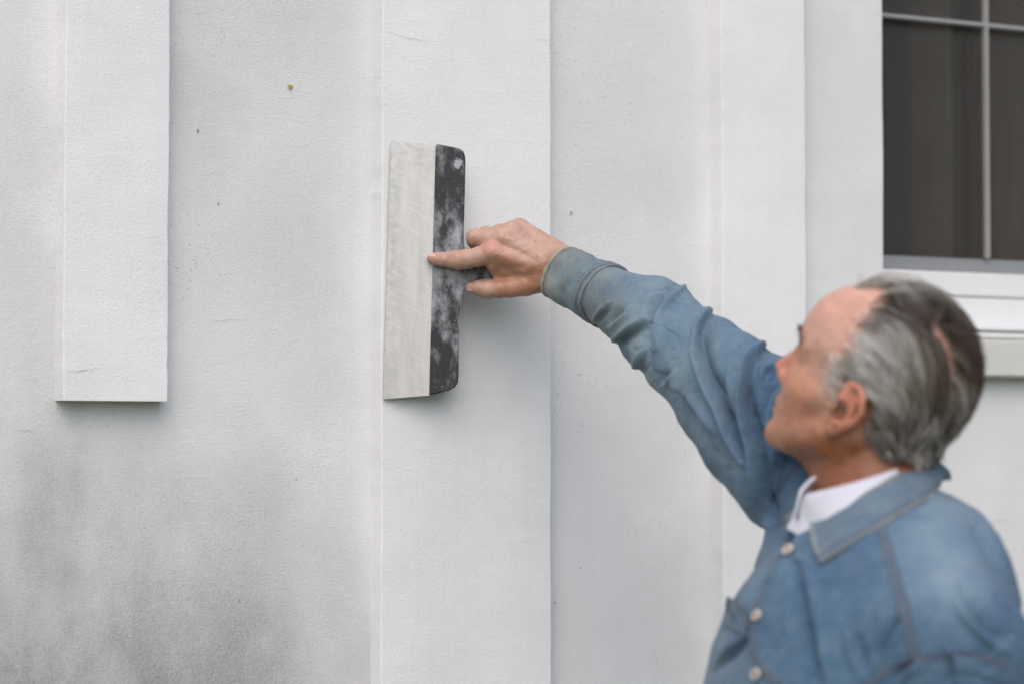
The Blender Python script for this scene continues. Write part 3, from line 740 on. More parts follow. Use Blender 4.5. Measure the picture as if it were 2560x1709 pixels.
row = np.arange(len(V)) // 72; gw = np.clip((row - 6) / 16, 0, 1)[:, None]; tc = np.array([[0.150, 0.170, 0.165]]) * (1 - gw) + np.array([[0.105, 0.160, 0.200]]) * gw; tc = tc * (1 + .22 * vnoise(V, 40, 41, 3))[:, None]
tc[(row >= 1) & (row <= 4)] = (0.25, 0.255, 0.20); tc[row == 6] = (0.06, 0.075, 0.085); tc[row == 24] = (.06, .08, .09); tc[row == 25] = (0.21, 0.235, 0.24); tc[row == 26] = (.06, .08, .09); tc[row == 27] = (.10, .14, .18); tc[row == 28] = (.21, .235, .24); tc[row == 29] = (.05, .07, .09)
set_attr(cuff.data, 'tint', tc)

# buttons
def button(px, py, r, tilt=0.0):
    p, n = on_shirt(px, py, 0.003)
    if p is None: return
    n = nrm(n); e1 = nrm(np.cross(n, UP)); e2 = np.cross(n, e1); V, Fc = [], []; m = 28
    prof = [(0.0, .0006), (.35, .0006), (.55, .0010), (.72, .0026), (.90, .0028), (1.0, .0012), (.96, -.001), (.3, -.003)]
    for a, h in prof:
        for j in range(m):
            q = 2 * math.pi * j / m; V.append(p + (e1 * math.cos(q) + e2 * math.sin(q)) * r * max(a, .001) + n * h)
    for k in range(len(prof) - 1):
        for j in range(m): Fc.append((k * m + j, (k + 1) * m + j, (k + 1) * m + (j + 1) % m, k * m + (j + 1) % m))
    b = add("button", V, np.array(Fc), M['button'], shirt)
    V, Fc = [], []
    for s in (-1, 1):
        for w in (-1, 1):
            c0 = p + e1 * s * r * .22 + e2 * w * r * 0.26 + n * .0022; i = len(V)
            for dx, dy in ((-1, -1), (1, -1), (1, 1), (-1, 1)): V.append(c0 + e1 * dx * r * .24 + e2 * dy * r * .30 - n * .0012)
            V.append(c0 + n * .0008); Fc += [(i, i + 1, i + 4), (i + 1, i + 2, i + 4), (i + 2, i + 3, i + 4), (i + 3, i, i + 4)]
    add("thread", V, np.array(Fc), M['thread_red'], shirt)
button(1812, 1264, .0072); button(1741, 1413, .0066); button(1739, 1546, .0062)

# chest pocket: a patch standing off the cloth, its mouth gaping
def patch(name, quad, nu, nv, liftf, tintc, parent=shirt):
    (a, b, c, d) = [np.array(q, float) for q in quad]; V, Fc = [], []; m_ = (a + b + c + d) / 4; last = on_shirt(m_[0], m_[1])
    for i in range(nu + 1):
        for j in range(nv + 1):
            s, t_ = i / nu, j / nv; q = (a * (1 - s) + b * s) * (1 - t_) + (d * (1 - s) + c * s) * t_
            p, n = on_shirt(q[0], q[1]); 
            if p is None: p, n = last
            last = (p, n); V.append(p + n * liftf(s, t_))
    w = nv + 1
    for i in range(nu):
        for j in range(nv): Fc.append((i * w + j, (i + 1) * w + j, (i + 1) * w + j + 1, i * w + j + 1))
    V = np.array(V); b_ = len(V); Nn = vnormals(V, np.array(Fc)); sgn = np.sign(-(Nn @ np.array([0, 1.0, 0])).sum())
    V2 = np.concatenate([V, V - Nn * sgn * 0.002]); F2 = list(Fc) + [tuple(b_ + x for x in f[::-1]) for f in Fc]
    rim = [i * w for i in range(nu + 1)] + [nu * w + j for j in range(1, w)] + [i * w + nv for i in range(nu - 1, -1, -1)] + [j for j in range(nv - 1, 0, -1)]
    for k in range(len(rim)): x, y = rim[k], rim[(k + 1) % len(rim)]; F2.append((x, y, b_ + y, b_ + x))
    o = add(name, V2, np.array(F2), M['denim'], parent); set_attr(o.data, 'tint', np.tile(tintc, (len(V2), 1))); return o

pk = c5([(243, 985), (395, 1115), (335, 1250), (190, 1150)])
patch("pocket", pk, 14, 10, lambda a, b: .003 + .004 * (1 - b) ** 2, (0.070, 0.120, 0.175))

# ------------------------------------------------------------------ collar and undershirt
TLc = nrm(TL * np.array([1, 1, .35]))
def to_mid(p, w): return p - ((p - NB) @ TLc) * TLc * w
def collar_half(top, bot, mirror):
    top = resample([at(x, y, Y) for x, y, Y in top], 30); bot = resample([at(x, y, Y) for x, y, Y in bot], 30)
    V, Fc, tc = [], [], []; m = 9
    base = np.array([0.098, 0.150, 0.205])
    rows = []
    for k in range(30):
        row = []
        for j in range(m):
            s = j / (m - 1); p = top[k] * (1 - s) + bot[k] * s
            ax = NB - p; ax[2] = 0; outw = -nrm(ax)
            p = p + outw * 0.007 * math.sin(math.pi * s) ** 0.8
            row.append(to_mid(p, smoothstep(23, 29, k)))
        rows.append(row)
    rows = np.array(rows)
    if mirror:
        rows = rows[:, :1] + (rows - rows[:, :1]) * .55
        rows = rows - TLc * (.020 * smoothstep(26, 8, np.arange(30)))[:, None, None]
        d = (rows - NB) @ TLc; rows = rows - (1 + (.45 + .55 * smoothstep(8, 26, np.arange(30)))[:, None])[..., None] * d[..., None] * TLc
    G = rows.reshape(-1, 3)
    for k in range(29):
        for j in range(m - 1): Fc.append((k * m + j, (k + 1) * m + j, (k + 1) * m + j + 1, k * m + j + 1))
    Fc = np.array(Fc); Nn = vnormals(G, Fc); out = G - NB; out[:, 2] = 0
    if (Nn * out).sum() < 0: Nn = -Nn
    n0 = len(G); th = 0.0022
    kk = np.arange(n0) // m; jj = np.arange(n0) % m
    edge = (jj == m - 1) | (kk == 0)
    G1 = G + Nn * (th * np.where(edge, 0.9, 0.6))[:, None]; G0 = G - Nn * th * .6
    F2 = list(map(tuple, Fc)) + [tuple(n0 + x for x in f[::-1]) for f in Fc]
    rim = [k * m for k in range(30)] + [29 * m + j for j in range(1, m)] + [k * m + m - 1 for k in range(28, -1, -1)] + [j for j in range(m - 2, 0, -1)]
    for k in range(len(rim)): x, y = rim[k], rim[(k + 1) % len(rim)]; F2.append((x, y, n0 + y, n0 + x))
    tcol = np.tile(base, (n0, 1)); tcol[jj == 0] = (0.22, 0.23, 0.205); tcol[edge & (jj > 0)] = (0.20, 0.22, 0.215)
    tcol[(jj == m - 2)] = (0.07, 0.10, 0.15)
    o = add("collar", np.concatenate([G1, G0]), np.array(F2), M['denim'], shirt); set_attr(o.data, 'tint', np.concatenate([tcol, tcol])); return o
def c5d(p): return [(1596.6 + x * .33878, 1036.9 + y * .33878, Y) for x, y, Y in p]
ctop = c5d([(785, 470, 2.648), (960, 380, 2.625), (1130, 275, 2.620), (1300, 180, 2.630), (1440, 100, 2.655), (1545, 55, 2.69), (1605, 45, 2.722)])
cbot = c5d([(842, 755, 2.575), (1000, 655, 2.572), (1180, 540, 2.580), (1370, 425, 2.595), (1530, 325, 2.625), (1650, 230, 2.68), (1700, 180, 2.728)])
collar_half(ctop, cbot, False); collar_half(ctop, cbot, True)
# collar stand inside the leaf, and the white undershirt collar
def neck_band(name, top, bot, mat, tintc=None, thick=0.002):
    n = 64; top = np.array([at(x, y, Y) for x, y, Y in top]); bot = np.array([at(x, y, Y) for x, y, Y in bot])
    tl, bl = resample(top, n), resample(bot, n)
    ww = smoothstep(52, 63, np.arange(n))
    tl = np.array([to_mid(p, w) for p, w in zip(tl, ww)]); bl = np.array([to_mid(p, w) for p, w in zip(bl, ww)])
    kap = (1.40 + .60 * smoothstep(20, 52, np.arange(n)))[:, None]
    def mir(a): return a - kap * ((a - NB) @ TLc)[:, None] * TLc
    tl = np.concatenate([tl, mir(tl)[::-1]]); bl = np.concatenate([bl, mir(bl)[::-1]])
    rows = [tl * (1 - s) + bl * s for s in np.linspace(0, 1, 7)]; G = np.array(rows).transpose(1, 0, 2).reshape(-1, 3); N_ = len(tl); Fc = []
    for k in range(N_):
        for j in range(6): a, b = k * 7 + j, ((k + 1) % N_) * 7 + j; Fc.append((a, b, b + 1, a + 1))
    Fc = np.array(Fc); Nn = vnormals(G, Fc); n0 = len(G)
    F2 = list(map(tuple, Fc)) + [tuple(n0 + x for x in f[::-1]) for f in Fc] + [(k * 7, n0 + k * 7, n0 + ((k + 1) % N_) * 7, ((k + 1) % N_) * 7) for k in range(N_)]
    o = add(name, np.concatenate([G + Nn * thick, G - Nn * thick]), np.array(F2), mat, person)
    if tintc is not None: set_attr(o.data, 'tint', np.tile(tintc, (2 * n0, 1)))
    return o
ut = c5d([(700, 470, 2.668), (715, 370, 2.668), (740, 285, 2.662), (880, 255, 2.642), (1050, 215, 2.630), (1250, 150, 2.632), (1430, 85, 2.652), (1530, 50, 2.688), (1580, 45, 2.718)])
ub = c5d([(700, 560, 2.655), (730, 540, 2.650), (780, 530, 2.645), (900, 500, 2.618), (1060, 430, 2.606), (1260, 340, 2.612), (1440, 250, 2.640), (1560, 190, 2.68), (1610, 170, 2.715)])
us_ = neck_band("undershirt", ut, ub, M['white_cloth']); us_["label"] = "white undershirt collar"

# ------------------------------------------------------------------ right hand (joints surveyed; d = millimetres towards the viewer from the spine's face)
def spine_depth(px, py): return on_plane(px, py, EB + ec * SPT, ec)[1]
YH = spine_depth(1030, 600)
def hp(x, y, d):
    return at((1050 + x / 5.463) * .9176, (520 + y / 5.463) * .9176, YH - d * 1e-3)
def chain(pts): return [(hp(x, y, d), r * 1e-3) for x, y, d, r in pts]
INDEX = chain([(162, 690, 6.8, 6.8), (232, 697, 8.5, 8.7), (335, 704, 11, 9.9), (450, 707, 14, 11.7), (545, 711, 17, 13.3), (640, 700, 19, 12.8), (790, 672, 21, 12.9), (975, 600, 22, 14.2)])
MIDDLE = chain([(1130, 420, 15, 13.5), (930, 418, 11, 12.4), (752, 404, 4, 12.0), (756, 452, -5, 11.4), (800, 510, -20, 9.6), (900, 560, -34, 8.0)])
RING = chain([(1250, 315, 6, 13), (1050, 370, -6, 10.5), (900, 350, -16, 10), (870, 470, -38, 9), (960, 560, -46, 8)])
LITTLE = chain([(1365, 262, -6, 11.3), (1200, 300, -20, 9.5), (1060, 320, -30, 9), (1010, 430, -46, 8), (1080, 510, -52, 7)])
THUMB = chain([(1680, 985, 14, 16.5), (1450, 1050, 13, 15.0), (1240, 1092, 12, 12.8), (1080, 1106, 10, 11.8), (930, 1114, 7, 12.2), (800, 1094, 4, 10.4), (700, 1086, 2, 7.6)])
META = [((1860, 905, 20, 15), (975, 605, 21, 13.5)), ((1860, 800, 22, 15.5), (1130, 420, 14, 13.2)), ((1860, 700, 19, 15.5), (1250, 315, 5, 12.6)), ((1850, 600, 14, 15), (1365, 262, -7, 11.2))]
META = [(hp(*a[:3]), hp(*b[:3]), a[3] * 1e-3, b[3] * 1e-3) for a, b in META]
WR = [((1790, 640, 14, 19), (2030, 775, 32, 22)), ((1760, 965, 16, 18), (1965, 960, 32, 21)), ((2030, 775, 32, 22), (2560, 1140, 108, 24)), ((1965, 960, 32, 21), (2530, 1240, 108, 24))]
WR = [(hp(*a[:3]), hp(*b[:3]), a[3] * 1e-3, b[3] * 1e-3) for a, b in WR]
def run(P, ch, k=0.0):
    d = None
    for (a, r1), (b, r2) in zip(ch[:-1], ch[1:]):
        q = cone(P, a, b, r1, r2); d = q if d is None else (smin(d, q, k) if k else np.minimum(d, q))
    return d
def hand_sdf(P):
    d = None
    for a, b, r1, r2 in META + WR:
        q = cone(P, a, b, r1, r2); d = q if d is None else smin(d, q, .009)
    d = smin(d, cone(P, hp(1500, 860, 10), hp(1190, 860, 8), .019, .0115), .012)
    d = smin(d, cone(P, hp(1190, 860, 8), hp(1105, 905, 5), .0105, .0065), .010)       # web of the thumb
    d = smin(d, cone(P, hp(1010, 750, 13), hp(1062, 900, 5), .0125, .0080), .008)
    d = smin(d, cone(P, hp(880, 490, 6), hp(1010, 520, 14), .0095, .0115), .006)
    d = smin(d, cone(P, hp(1600, 560, -4), hp(1350, 430, -8), .018, .014), .012)       # heel of the hand
    f = run(P, INDEX, .003)
    for c in (MIDDLE, RING, LITTLE): f = smin(f, run(P, c, .003), .0028)
    d = smin(d, f, .005)
    d = smin(d, run(P, THUMB, .004), .0065)
    # knuckles
    for (x, y, dd, r) in ((975, 590, 28, 9), (1130, 410, 21, 8.5), (1250, 300, 12, 8)):
        d = smin(d, cone(P, hp(x, y, dd), hp(x + 50, y + 10, dd), r * 1e-3, r * .9e-3), .007)
    # tendons over the back of the hand
    for a, b in ((hp(1000, 600, 27), hp(1800, 850, 31)), (hp(1150, 420, 22), hp(1800, 790, 32)), (hp(1270, 320, 13), hp(1800, 720, 28))):
        d = smin(d, cone(P, a, b, .0072, .0045), .006)
    # creases: index joints and the knuckle skin
    for (x, y) in ((548, 712), (352, 704)):
        for o in (-16, 12):
            a, b = hp(x + o, y - 140, 30), hp(x + o + 8, y + 140, 30)
            d = smax(d, -(cone(P, a, b, .0, .0) - .0008 - 0.0), .001) if False else d
    return d
lo = np.minimum(hp(60, 120, 50), hp(2750, 1400, -75)); hi = np.maximum(hp(60, 120, 50), hp(2750, 1400, 120))
lo = np.array([min(hp(x, y, d)[k] for x in (60, 2780) for y in (100, 1480) for d in (-75, 120)) for k in range(3)])
hi = np.array([max(hp(x, y, d)[k] for x in (60, 2780) for y in (100, 1480) for d in (-75, 120)) for k in range(3)])
HV, HQ = polygonize(hand_sdf, lo, hi, 0.0013)
HN = vnormals(HV, HQ)
hx = (project(HV) / .9176 - np.array([1050, 520])) * 5.463
rel = np.zeros(len(HV))
for x, w, a in ((520, 9, .55), (545, 9, .7), (572, 9, .5), (340, 8, .35), (362, 8, .3)):     # finger-joint creases
    m = (hx[:, 1] > 540) & (hx[:, 1] < 880) & (hx[:, 0] < 800)
    rel[m] -= a * np.exp(-((hx[m, 0] - x - 0.08 * (hx[m, 1] - 700)) / w) ** 2)
rel += 0.28 * vnoise(HV, 120, 3, 3)
ve = np.sin(hx[:, 0] * .004 + hx[:, 1] * .011 + 1.5 * vnoise(HV, 25, 6, 2)); rel += 0.35 * np.exp(-(ve / .22) ** 2) * (hx[:, 0] > 1150)
HV = HV + HN * (rel * 1.0e-3)[:, None]

# ------------------------------------------------------------------ head (own frame: f forward, l to his left, u up; origin between the ears)
HS = 0.955
def head_axes(phi, tau, rho):
    h = np.array([-math.cos(phi), math.sin(phi), 0]); l = np.array([-math.sin(phi), -math.cos(phi), 0])
    f = math.cos(tau) * h + math.sin(tau) * UP; u = -math.sin(tau) * h + math.cos(tau) * UP
    return np.array([f, math.cos(rho) * l - math.sin(rho) * u, math.cos(rho) * u + math.sin(rho) * l])
HA = head_axes(math.radians(22.9), math.radians(26.2), math.radians(11.9))
HO = at(1936, 934, 2.705 - .065) - HS * .075 * HA[1]
def h2w(p): return HO + HS * (np.asarray(p) @ HA)
def w2h(P): return ((P - HO) / HS) @ HA.T
NBh = w2h(NB[None])[0]; NB2 = w2h((NB + np.array([0.0, 0.0, -0.14]))[None])[0]
NSl = w2h((NB + LS * 0)[None] if False else (NB * .45 + LS * .55 - UP * .03)[None])[0]; NSr = w2h((NB * .45 + RS * .55 - UP * .03)[None])[0]
EARH = [(.004, .076, .006), (.008, .079, .020), (.001, .084, .032), (-.012, .090, .034), (-.022, .0945, .025), (-.026, .096, .009), (-.022, .093, -.006), (-.013, .087, -.017), (-.004, .081, -.025)]
def head_sdf(P, ears=True):
    A = P.copy(); A[:, 1] = np.abs(A[:, 1])
    d = ell(P, (-.004, 0, .050), (.099, .0765, .085))
    d = smin(d, ell(P, (.036, 0, .052), (.060, .063, .056)), .02)
    d = smin(d, ell(P, (-.045, 0, .022), (.054, .062, .058)), .025)
    d = smin(d, ell(P, (.042, 0, -.012), (.053, .060, .062)), .025)
    d = smin(d, ell(P, (.040, 0, -.046), (.048, .0545, .050)), .025)
    d = smin(d, cone(A, (.010, .050, -.052), (.073, .013, -.085), .017, .017), .022)
    d = smin(d, cone(A, (.006, .056, -.010), (.012, .051, -.052), .016, .015), .02)
    d = smin(d, ell(P, (.077, 0, -.087), (.018, .020, .017)), .014)
    d = smin(d, cone(A, (.060, .046, -.012), (.035, .058, -.004), .015, .012), .02)
    d = smin(d, cone(A, (.084, .010, .040), (.066, .045, .037), .011, .010), .012)
    d = smax(d, -ell(A, (.094, .031, .017), (.019, .016, .012)), .012)
    d = smin(d, ell(A, (.072, .031, .017), (.0125, .0125, .0115)), .004)
    n = smin(cone(P, (.086, 0, .028), (.101, 0, -.004), .0075, .0085), cone(P, (.101, 0, -.004), (.106, 0, -.013), .009, .0098), .006)
    n = smin(n, ell(A, (.096, .0125, -.018), (.010, .0075, .008)), .006)
    d = smin(d, n, .009)
    d = smax(d, -ell(A, (.099, .007, -.0265), (.006, .0035, .004)), .003)
    d = smin(d, ell(P, (.082, 0, -.046), (.016, .026, .0085)), .008)
    d = smin(d, ell(P, (.080, 0, -.059), (.015, .023, .0085)), .008)
    d = smax(d, -cone(A, (.100, 0, -.0525), (.082, .027, -.0535), .0022, .0018), .004)
    # neck and the slope to the shoulders
    d = smin(d, cone(P, (-.022, 0, -.030), NBh, .057, .060), .025)
    d = smin(d, cone(P, NBh, NB2, .060, .060), .02)
    d = smin(d, cone(P, (.035, 0, -.075), NBh * .75 + NB2 * .0 + np.array([.02, 0, -.02]), .026, .034), .025)
    d = smin(d, cone(P, NBh, NSl, .05, .04), .04); d = smin(d, cone(P, NBh, NSr, .05, .04), .04)
    d = smin(d, cone(A, (-.022, .060, -.030), (.010, .030, -.150), .012, .010), .014)
    if ears:
        e = None
        for k in range(len(EARH) - 1):
            q = cone(A, EARH[k], EARH[k + 1], .0036, .0036); e = q if e is None else np.minimum(e, q)
        E2 = np.array([[.94, .34, 0], [-.34, .94, 0], [0, 0, 1.0]])
        pl = ell(A, (-.008, .0845, .004), (.0185, .0042, .030), E2)
        pl = smax(pl, -ell(A, (.001, .0865, -.002), (.0095, .008, .0125), E2), .004)
        e = smin(e, pl, .004)
        e = smin(e, ell(A, (.000, .0795, -.0275), (.0085, .0055, .0085)), .005)       # lobe
        e = smin(e, cone(A, (-.016, .090, .020), (-.013, .0885, -.012), .0042, .0038), .004)   # inner ridge
        e = smin(e, ell(A, (.0105, .0765, -.003), (.005, .004, .0065)), .004)          # tragus
        d = smin(d, e, .0055)
        d = smax(d, -ell(A, (.003, .080, -.004), (.0045, .010, .006)), .003)
    return d
zmin = min(NBh[2], NB2[2]) - .02
HdV, HdQ = polygonize(head_sdf, (-.20, -.17, -.33), (.125, .17, .150), 0.0022)
# keep the neck stub no lower than the shirt can hide
HdN = vnormals(HdV, HdQ)
HdV = HdV + HdN * (vnoise(HdV, 30, 4, 3) * .0008 + vnoise(HdV, 90, 9, 2) * .0004)[:, None]

WRK = [((.090, .017, -.020), (.078, .031, -.042), 1.6), ((.078, .031, -.042), (.074, .032, -.062), 1.2), ((.068, .050, .020), (.050, .061, .026), .8), ((.068, .050, .014), (.048, .062, .012), .8), ((.066, .049, .008), (.050, .060, -.002), .7),
       ((.060, .044, -.020), (.052, .046, -.055), .8), ((.030, .052, -.105), (-.020, .062, -.085), 1.4), ((.034, .048, -.125), (-.030, .066, -.108), 1.4), ((.02, .060, -.030), (.014, .056, -.055), .7)]
Ah = HdV.copy(); Ah[:, 1] = np.abs(Ah[:, 1])
for a_, b_, w_ in WRK: HdV = HdV - HdN * (w_ * 1.1e-3 * np.exp(-(np.maximum(cone(Ah, a_, b_, 0, 0), 0) / .0030) ** 2))[:, None]

# ------------------------------------------------------------------ hidden body under the clothes, left hand, one joined surface
def core_sdf(P):
    d = shirt_sdf(P) + .046
    d = smin(d, cone(P, ARM[1][0], RS, .024, .04), .01)
    d = smin(d, cone(P, PEL, PEL + UP * .12, .13, .12), .05)
    for s in (-1, 1):
        hipj = PEL + TL * np.array([1, 1, 0]) * .09 * s - UP * .04; kn = hipj + np.array([-.03, 0, -.44]); an = kn + np.array([.02, 0, -.40])
        d = smin(d, smin(cone(P, hipj, kn, .078, .052), cone(P, kn, an, .050, .034), .02), .04)
    d = smin(d, smin(cone(P, LE, LWr, .040, .026), cone(P, LWr, LWr + np.array([-.01, 0, -.05]), .026, .03), .01), .01)
    return d
CV, CQ = polygonize(core_sdf, (0.05, 2.25, 0.03), (0.72, 3.22, 1.80), 0.010)
LHO = LWr + np.array([-.012, -.002, -.045])
def left_hand(P):
    d = ell(P, LHO + np.array([0, 0, -.035]), (.040, .016, .048))
    d = smin(d, cone(P, LWr, LHO, .026, .026), .012)
    for k, (x, L) in enumerate(((-.030, .075), (-.010, .085), (.010, .080), (.029, .062))):
        a = LHO + np.array([x * .9, 0, -.070]); b = a + np.array([x * .08, -.010, -L * .5]); c = b + np.array([0, .012, -L * .45])
        d = smin(d, np.minimum(cone(P, a, b, .0098, .0088), cone(P, b, c, .0088, .0070)), .004)
    a = LHO + np.array([-.030, -.006, -.015]); b = a + np.array([-.024, -.012, -.035]); c = b + np.array([-.004, -.004, -.030])
    return smin(d, np.minimum(cone(P, a, b, .014, .011), cone(P, b, c, .011, .0085)), .008)
LV, LQ = polygonize(left_hand, LHO - np.array([.08, .06, .20]), LHO + np.array([.08, .06, .07]), 0.0032)

# skin colours: paler back of the hand, ruddy knuckles, tanned neck with shade painted in, pink forehead
def lerp(a, b, w): return a * (1 - w)[:, None] + np.asarray(b) * w[:, None]
hc = np.tile((0.455, 0.295, 0.232), (len(HV), 1)) * (1 + .05 * vnoise(HV, 45, 12, 3))[:, None]
n1 = vnoise(HV, 28, 1, 3)
hc = lerp(hc, (0.40, 0.190, 0.112), smoothstep(640, 900, hx[:, 1] + 90 * n1) * smoothstep(900, 1100, hx[:, 0]) * .75)
hc = lerp(hc, (0.54, 0.255, 0.205), np.exp(-(((hx[:, 0] - 960) / 130) ** 2 + ((hx[:, 1] - 540) / 110) ** 2)) * .75)
hc = lerp(hc, (0.54, 0.27, 0.21), smoothstep(420, 120, hx[:, 0]) * .7)
hc = lerp(hc, (0.50, 0.29, 0.18), np.exp(-(((hx[:, 0] - 560) / 60) ** 2 + ((hx[:, 1] - 760) / 90) ** 2)) * .5)
for x, y, r in ((1413, 378, 17), (1575, 452, 14), (1605, 660, 20), (1718, 632, 13), (1040, 655, 15), (1155, 366, 12), (1305, 685, 12), (1885, 575, 9), (1135, 590, 12)):
    hc = lerp(hc, (0.33, 0.105, 0.055), np.exp(-(((hx[:, 0] - x) ** 2 + (hx[:, 1] - y) ** 2) / r ** 2)) * .8)
f_, l_, u_ = HdV[:, 0], HdV[:, 1], HdV[:, 2]; n2 = vnoise(HdV, 22, 2, 3)
kc = np.tile((0.50, 0.255, 0.162), (len(HdV), 1))
kc = kc * (1 + .05 * vnoise(HdV, 40, 5, 3))[:, None]
kc = lerp(kc, (0.585, 0.345, 0.272), smoothstep(.02, .07, u_ + .008 * n2) * .9)
kc = lerp(kc, (0.58, 0.38, 0.325), np.exp(-((f_ - .045) / .022) ** 2 - ((u_ - .035) / .03) ** 2) * .7)                            # forehead and scalp
kc = lerp(kc, (0.60, 0.25, 0.18), np.exp(-(((f_ - .105) / .018) ** 2 + (u_ + .012) ** 2 / .016 ** 2)) * .8)    # nose
kc = lerp(kc, (0.58, 0.24, 0.16), np.exp(-(((f_ - .06) / .03) ** 2 + ((u_ + .03) / .028) ** 2)) * .55)        # cheek
kc = lerp(kc, (0.215, 0.072, 0.026), smoothstep(-.035, -.085, u_ + .012 * n2 - .55 * np.clip(.03 - f_, -.1, .06)) * .9)    # neck: tan plus painted shade, deeper towards the back
kc = lerp(kc, (0.55, 0.20, 0.135), smoothstep(.078, .090, np.abs(l_)) * .6)                       # ears
kc = lerp(kc, (0.45, 0.13, 0.11), np.exp(-((f_ - .096) / .012) ** 2 - ((u_ + .0525) / .007) ** 2 - (l_ / .024) ** 2) * .7)
kc = lerp(kc, (0.12, 0.075, 0.06), np.exp(-((u_ - .043 + .1 * np.abs(l_)) / .0055) ** 2) * smoothstep(.062, .075, f_) * (np.abs(l_) > .012) * (np.abs(l_) < .05) * .8)   # brows
kc = lerp(kc, (0.50, 0.42, 0.38), np.exp(-((f_ - .022) / .014) ** 2 - ((u_ - .012) / .022) ** 2) * (np.abs(l_) > .05) * (np.abs(l_) < .077) * .5)                       # greying sideburn
BVs = np.concatenate([h2w(HdV), HV, CV, LV])
o1, o2, o3 = len(HdV), len(HdV) + len(HV), len(HdV) + len(HV) + len(CV)
BQ = np.concatenate([HdQ, HQ + o1, CQ + o2, LQ + o3])
body = add("body", BVs, BQ, M['skin'])
set_attr(body.data, 'tint', np.concatenate([kc, hc, np.tile((.55, .32, .23), (len(CV) + len(LV), 1))]))
body["label"] = "head, neck and outstretched hand with ruddy skin"
# nails
HB = BVHTree.FromPolygons([tuple(p) for p in HV], [tuple(q) for q in HQ])
def nail(x, y, ang, ln, wd):
    c = hp(x, y, 60); h = HB.ray_cast(Vector(c), Vector(nrm(hp(x, y, 0) - c)))
    if h[0] is None: return
    V, Fc = [], []; m = 9
    ca, sa = math.cos(ang), math.sin(ang)
    for i in range(m):
        for j in range(m):
            a, b = -1 + 2 * i / (m - 1), -1 + 2 * j / (m - 1)
            a2, b2 = a * math.sqrt(1 - b * b / 2), b * math.sqrt(1 - a * a / 2)
            q = (x + (a2 * ln * ca - b2 * wd * sa), y + (a2 * ln * sa + b2 * wd * ca))
            c = hp(q[0], q[1], 60); hh_ = HB.ray_cast(Vector(c), Vector(nrm(hp(q[0], q[1], 0) - c)))
            if hh_[0] is None: hh_ = h
            e = max(abs(a), abs(b)); V.append(np.array(hh_[0]) + np.array(hh_[1]) * (0.0006 if e < .99 else -.0004))
    for i in range(m - 1):
        for j in range(m - 1): k = i * m + j; Fc.append((k, k + m, k + m + 1, k + 1))
    add("fingernail", V, np.array(Fc), M['nail'], body)
nail(163, 648, 0.1, 52, 30); nail(668, 1122, 0.15, 46, 16)

# ------------------------------------------------------------------ hair: single strands combed back over the skull
def scalp_sdf(P): return head_sdf(P, ears=False)
def sgrad(P, e=.0015):
    d0 = scalp_sdf(P); g = np.stack([scalp_sdf(P + np.eye(3)[k] * e) - d0 for k in range(3)], 1)
    return d0, g / (np.linalg.norm(g, axis=1, keepdims=True) + 1e-9)
def hair_density(p):
    f, l, u = p[:, 0], p[:, 1], p[:, 2]; al = np.abs(l); nz = vnoise(p, 60, 3, 2) * .006
    top = smoothstep(.026, .014, al + nz) * smoothstep(.062, .046, f + nz) * (u > .08)                   # forelock and crown strip
    line = np.interp(u, [-.02, .0, .02, .05, .08, .095, .11, .14], [.018, .022, .031, .036, .032, .030, .027, .024])
    thin = np.interp(u, [.0, .03, .06, .08, .10], [.55, .45, .45, .7, .9])
    side = np.maximum(smoothstep(line, line - .030, f + nz), thin * .45 * smoothstep(line + .006, line - .004, f + nz))
    low = np.where(f > -.012, -.004 + 0 * f, np.where(f > -.03, -.018, -.034 + .10 * np.clip(f + .095, 0, .06)))
    side = side * smoothstep(low - .004, low + .010, u + nz)
    earz = ((f + .008) / .020) ** 2 + ((u - .001) / .031) ** 2
    side = side * ((earz > 1.0) | (al < .060))
    d = np.maximum(side, top)
    bald = np.exp(-(((f + .060) / .030) ** 2 + ((l - .030 - .15 * (f + .06)) / .0070) ** 2) ** 1.2) * (u > .05)
    rec = smoothstep(.026, .038, f) * smoothstep(.016, .024, al + nz) * smoothstep(.090, .100, u)
    return d * (1 - .80 * np.clip(bald, 0, 1)) * (1 - rec)
tri = HdQ[:, :3]; ar = np.linalg.norm(np.cross(HdV[HdQ[:, 2]] - HdV[HdQ[:, 0]], HdV[HdQ[:, 3]] - HdV[HdQ[:, 1]]), axis=1) * .5
cen = HdV[HdQ].mean(1); okm = (cen[:, 2] > -.06); pr = ar * okm; pr /= pr.sum()
pick = rng.choice(len(HdQ), 62000, p=pr); w4 = rng.dirichlet((1, 1, 1, 1), len(pick))
roots = np.einsum('nk,nkd->nd', w4, HdV[HdQ[pick]])
den = hair_density(roots); roots = roots[rng.random(len(roots)) < den]
d0, g0 = sgrad(roots); ok = np.abs(d0) < .006; roots = roots[ok]; g0 = g0[ok]
nS = len(roots); SEG = 9
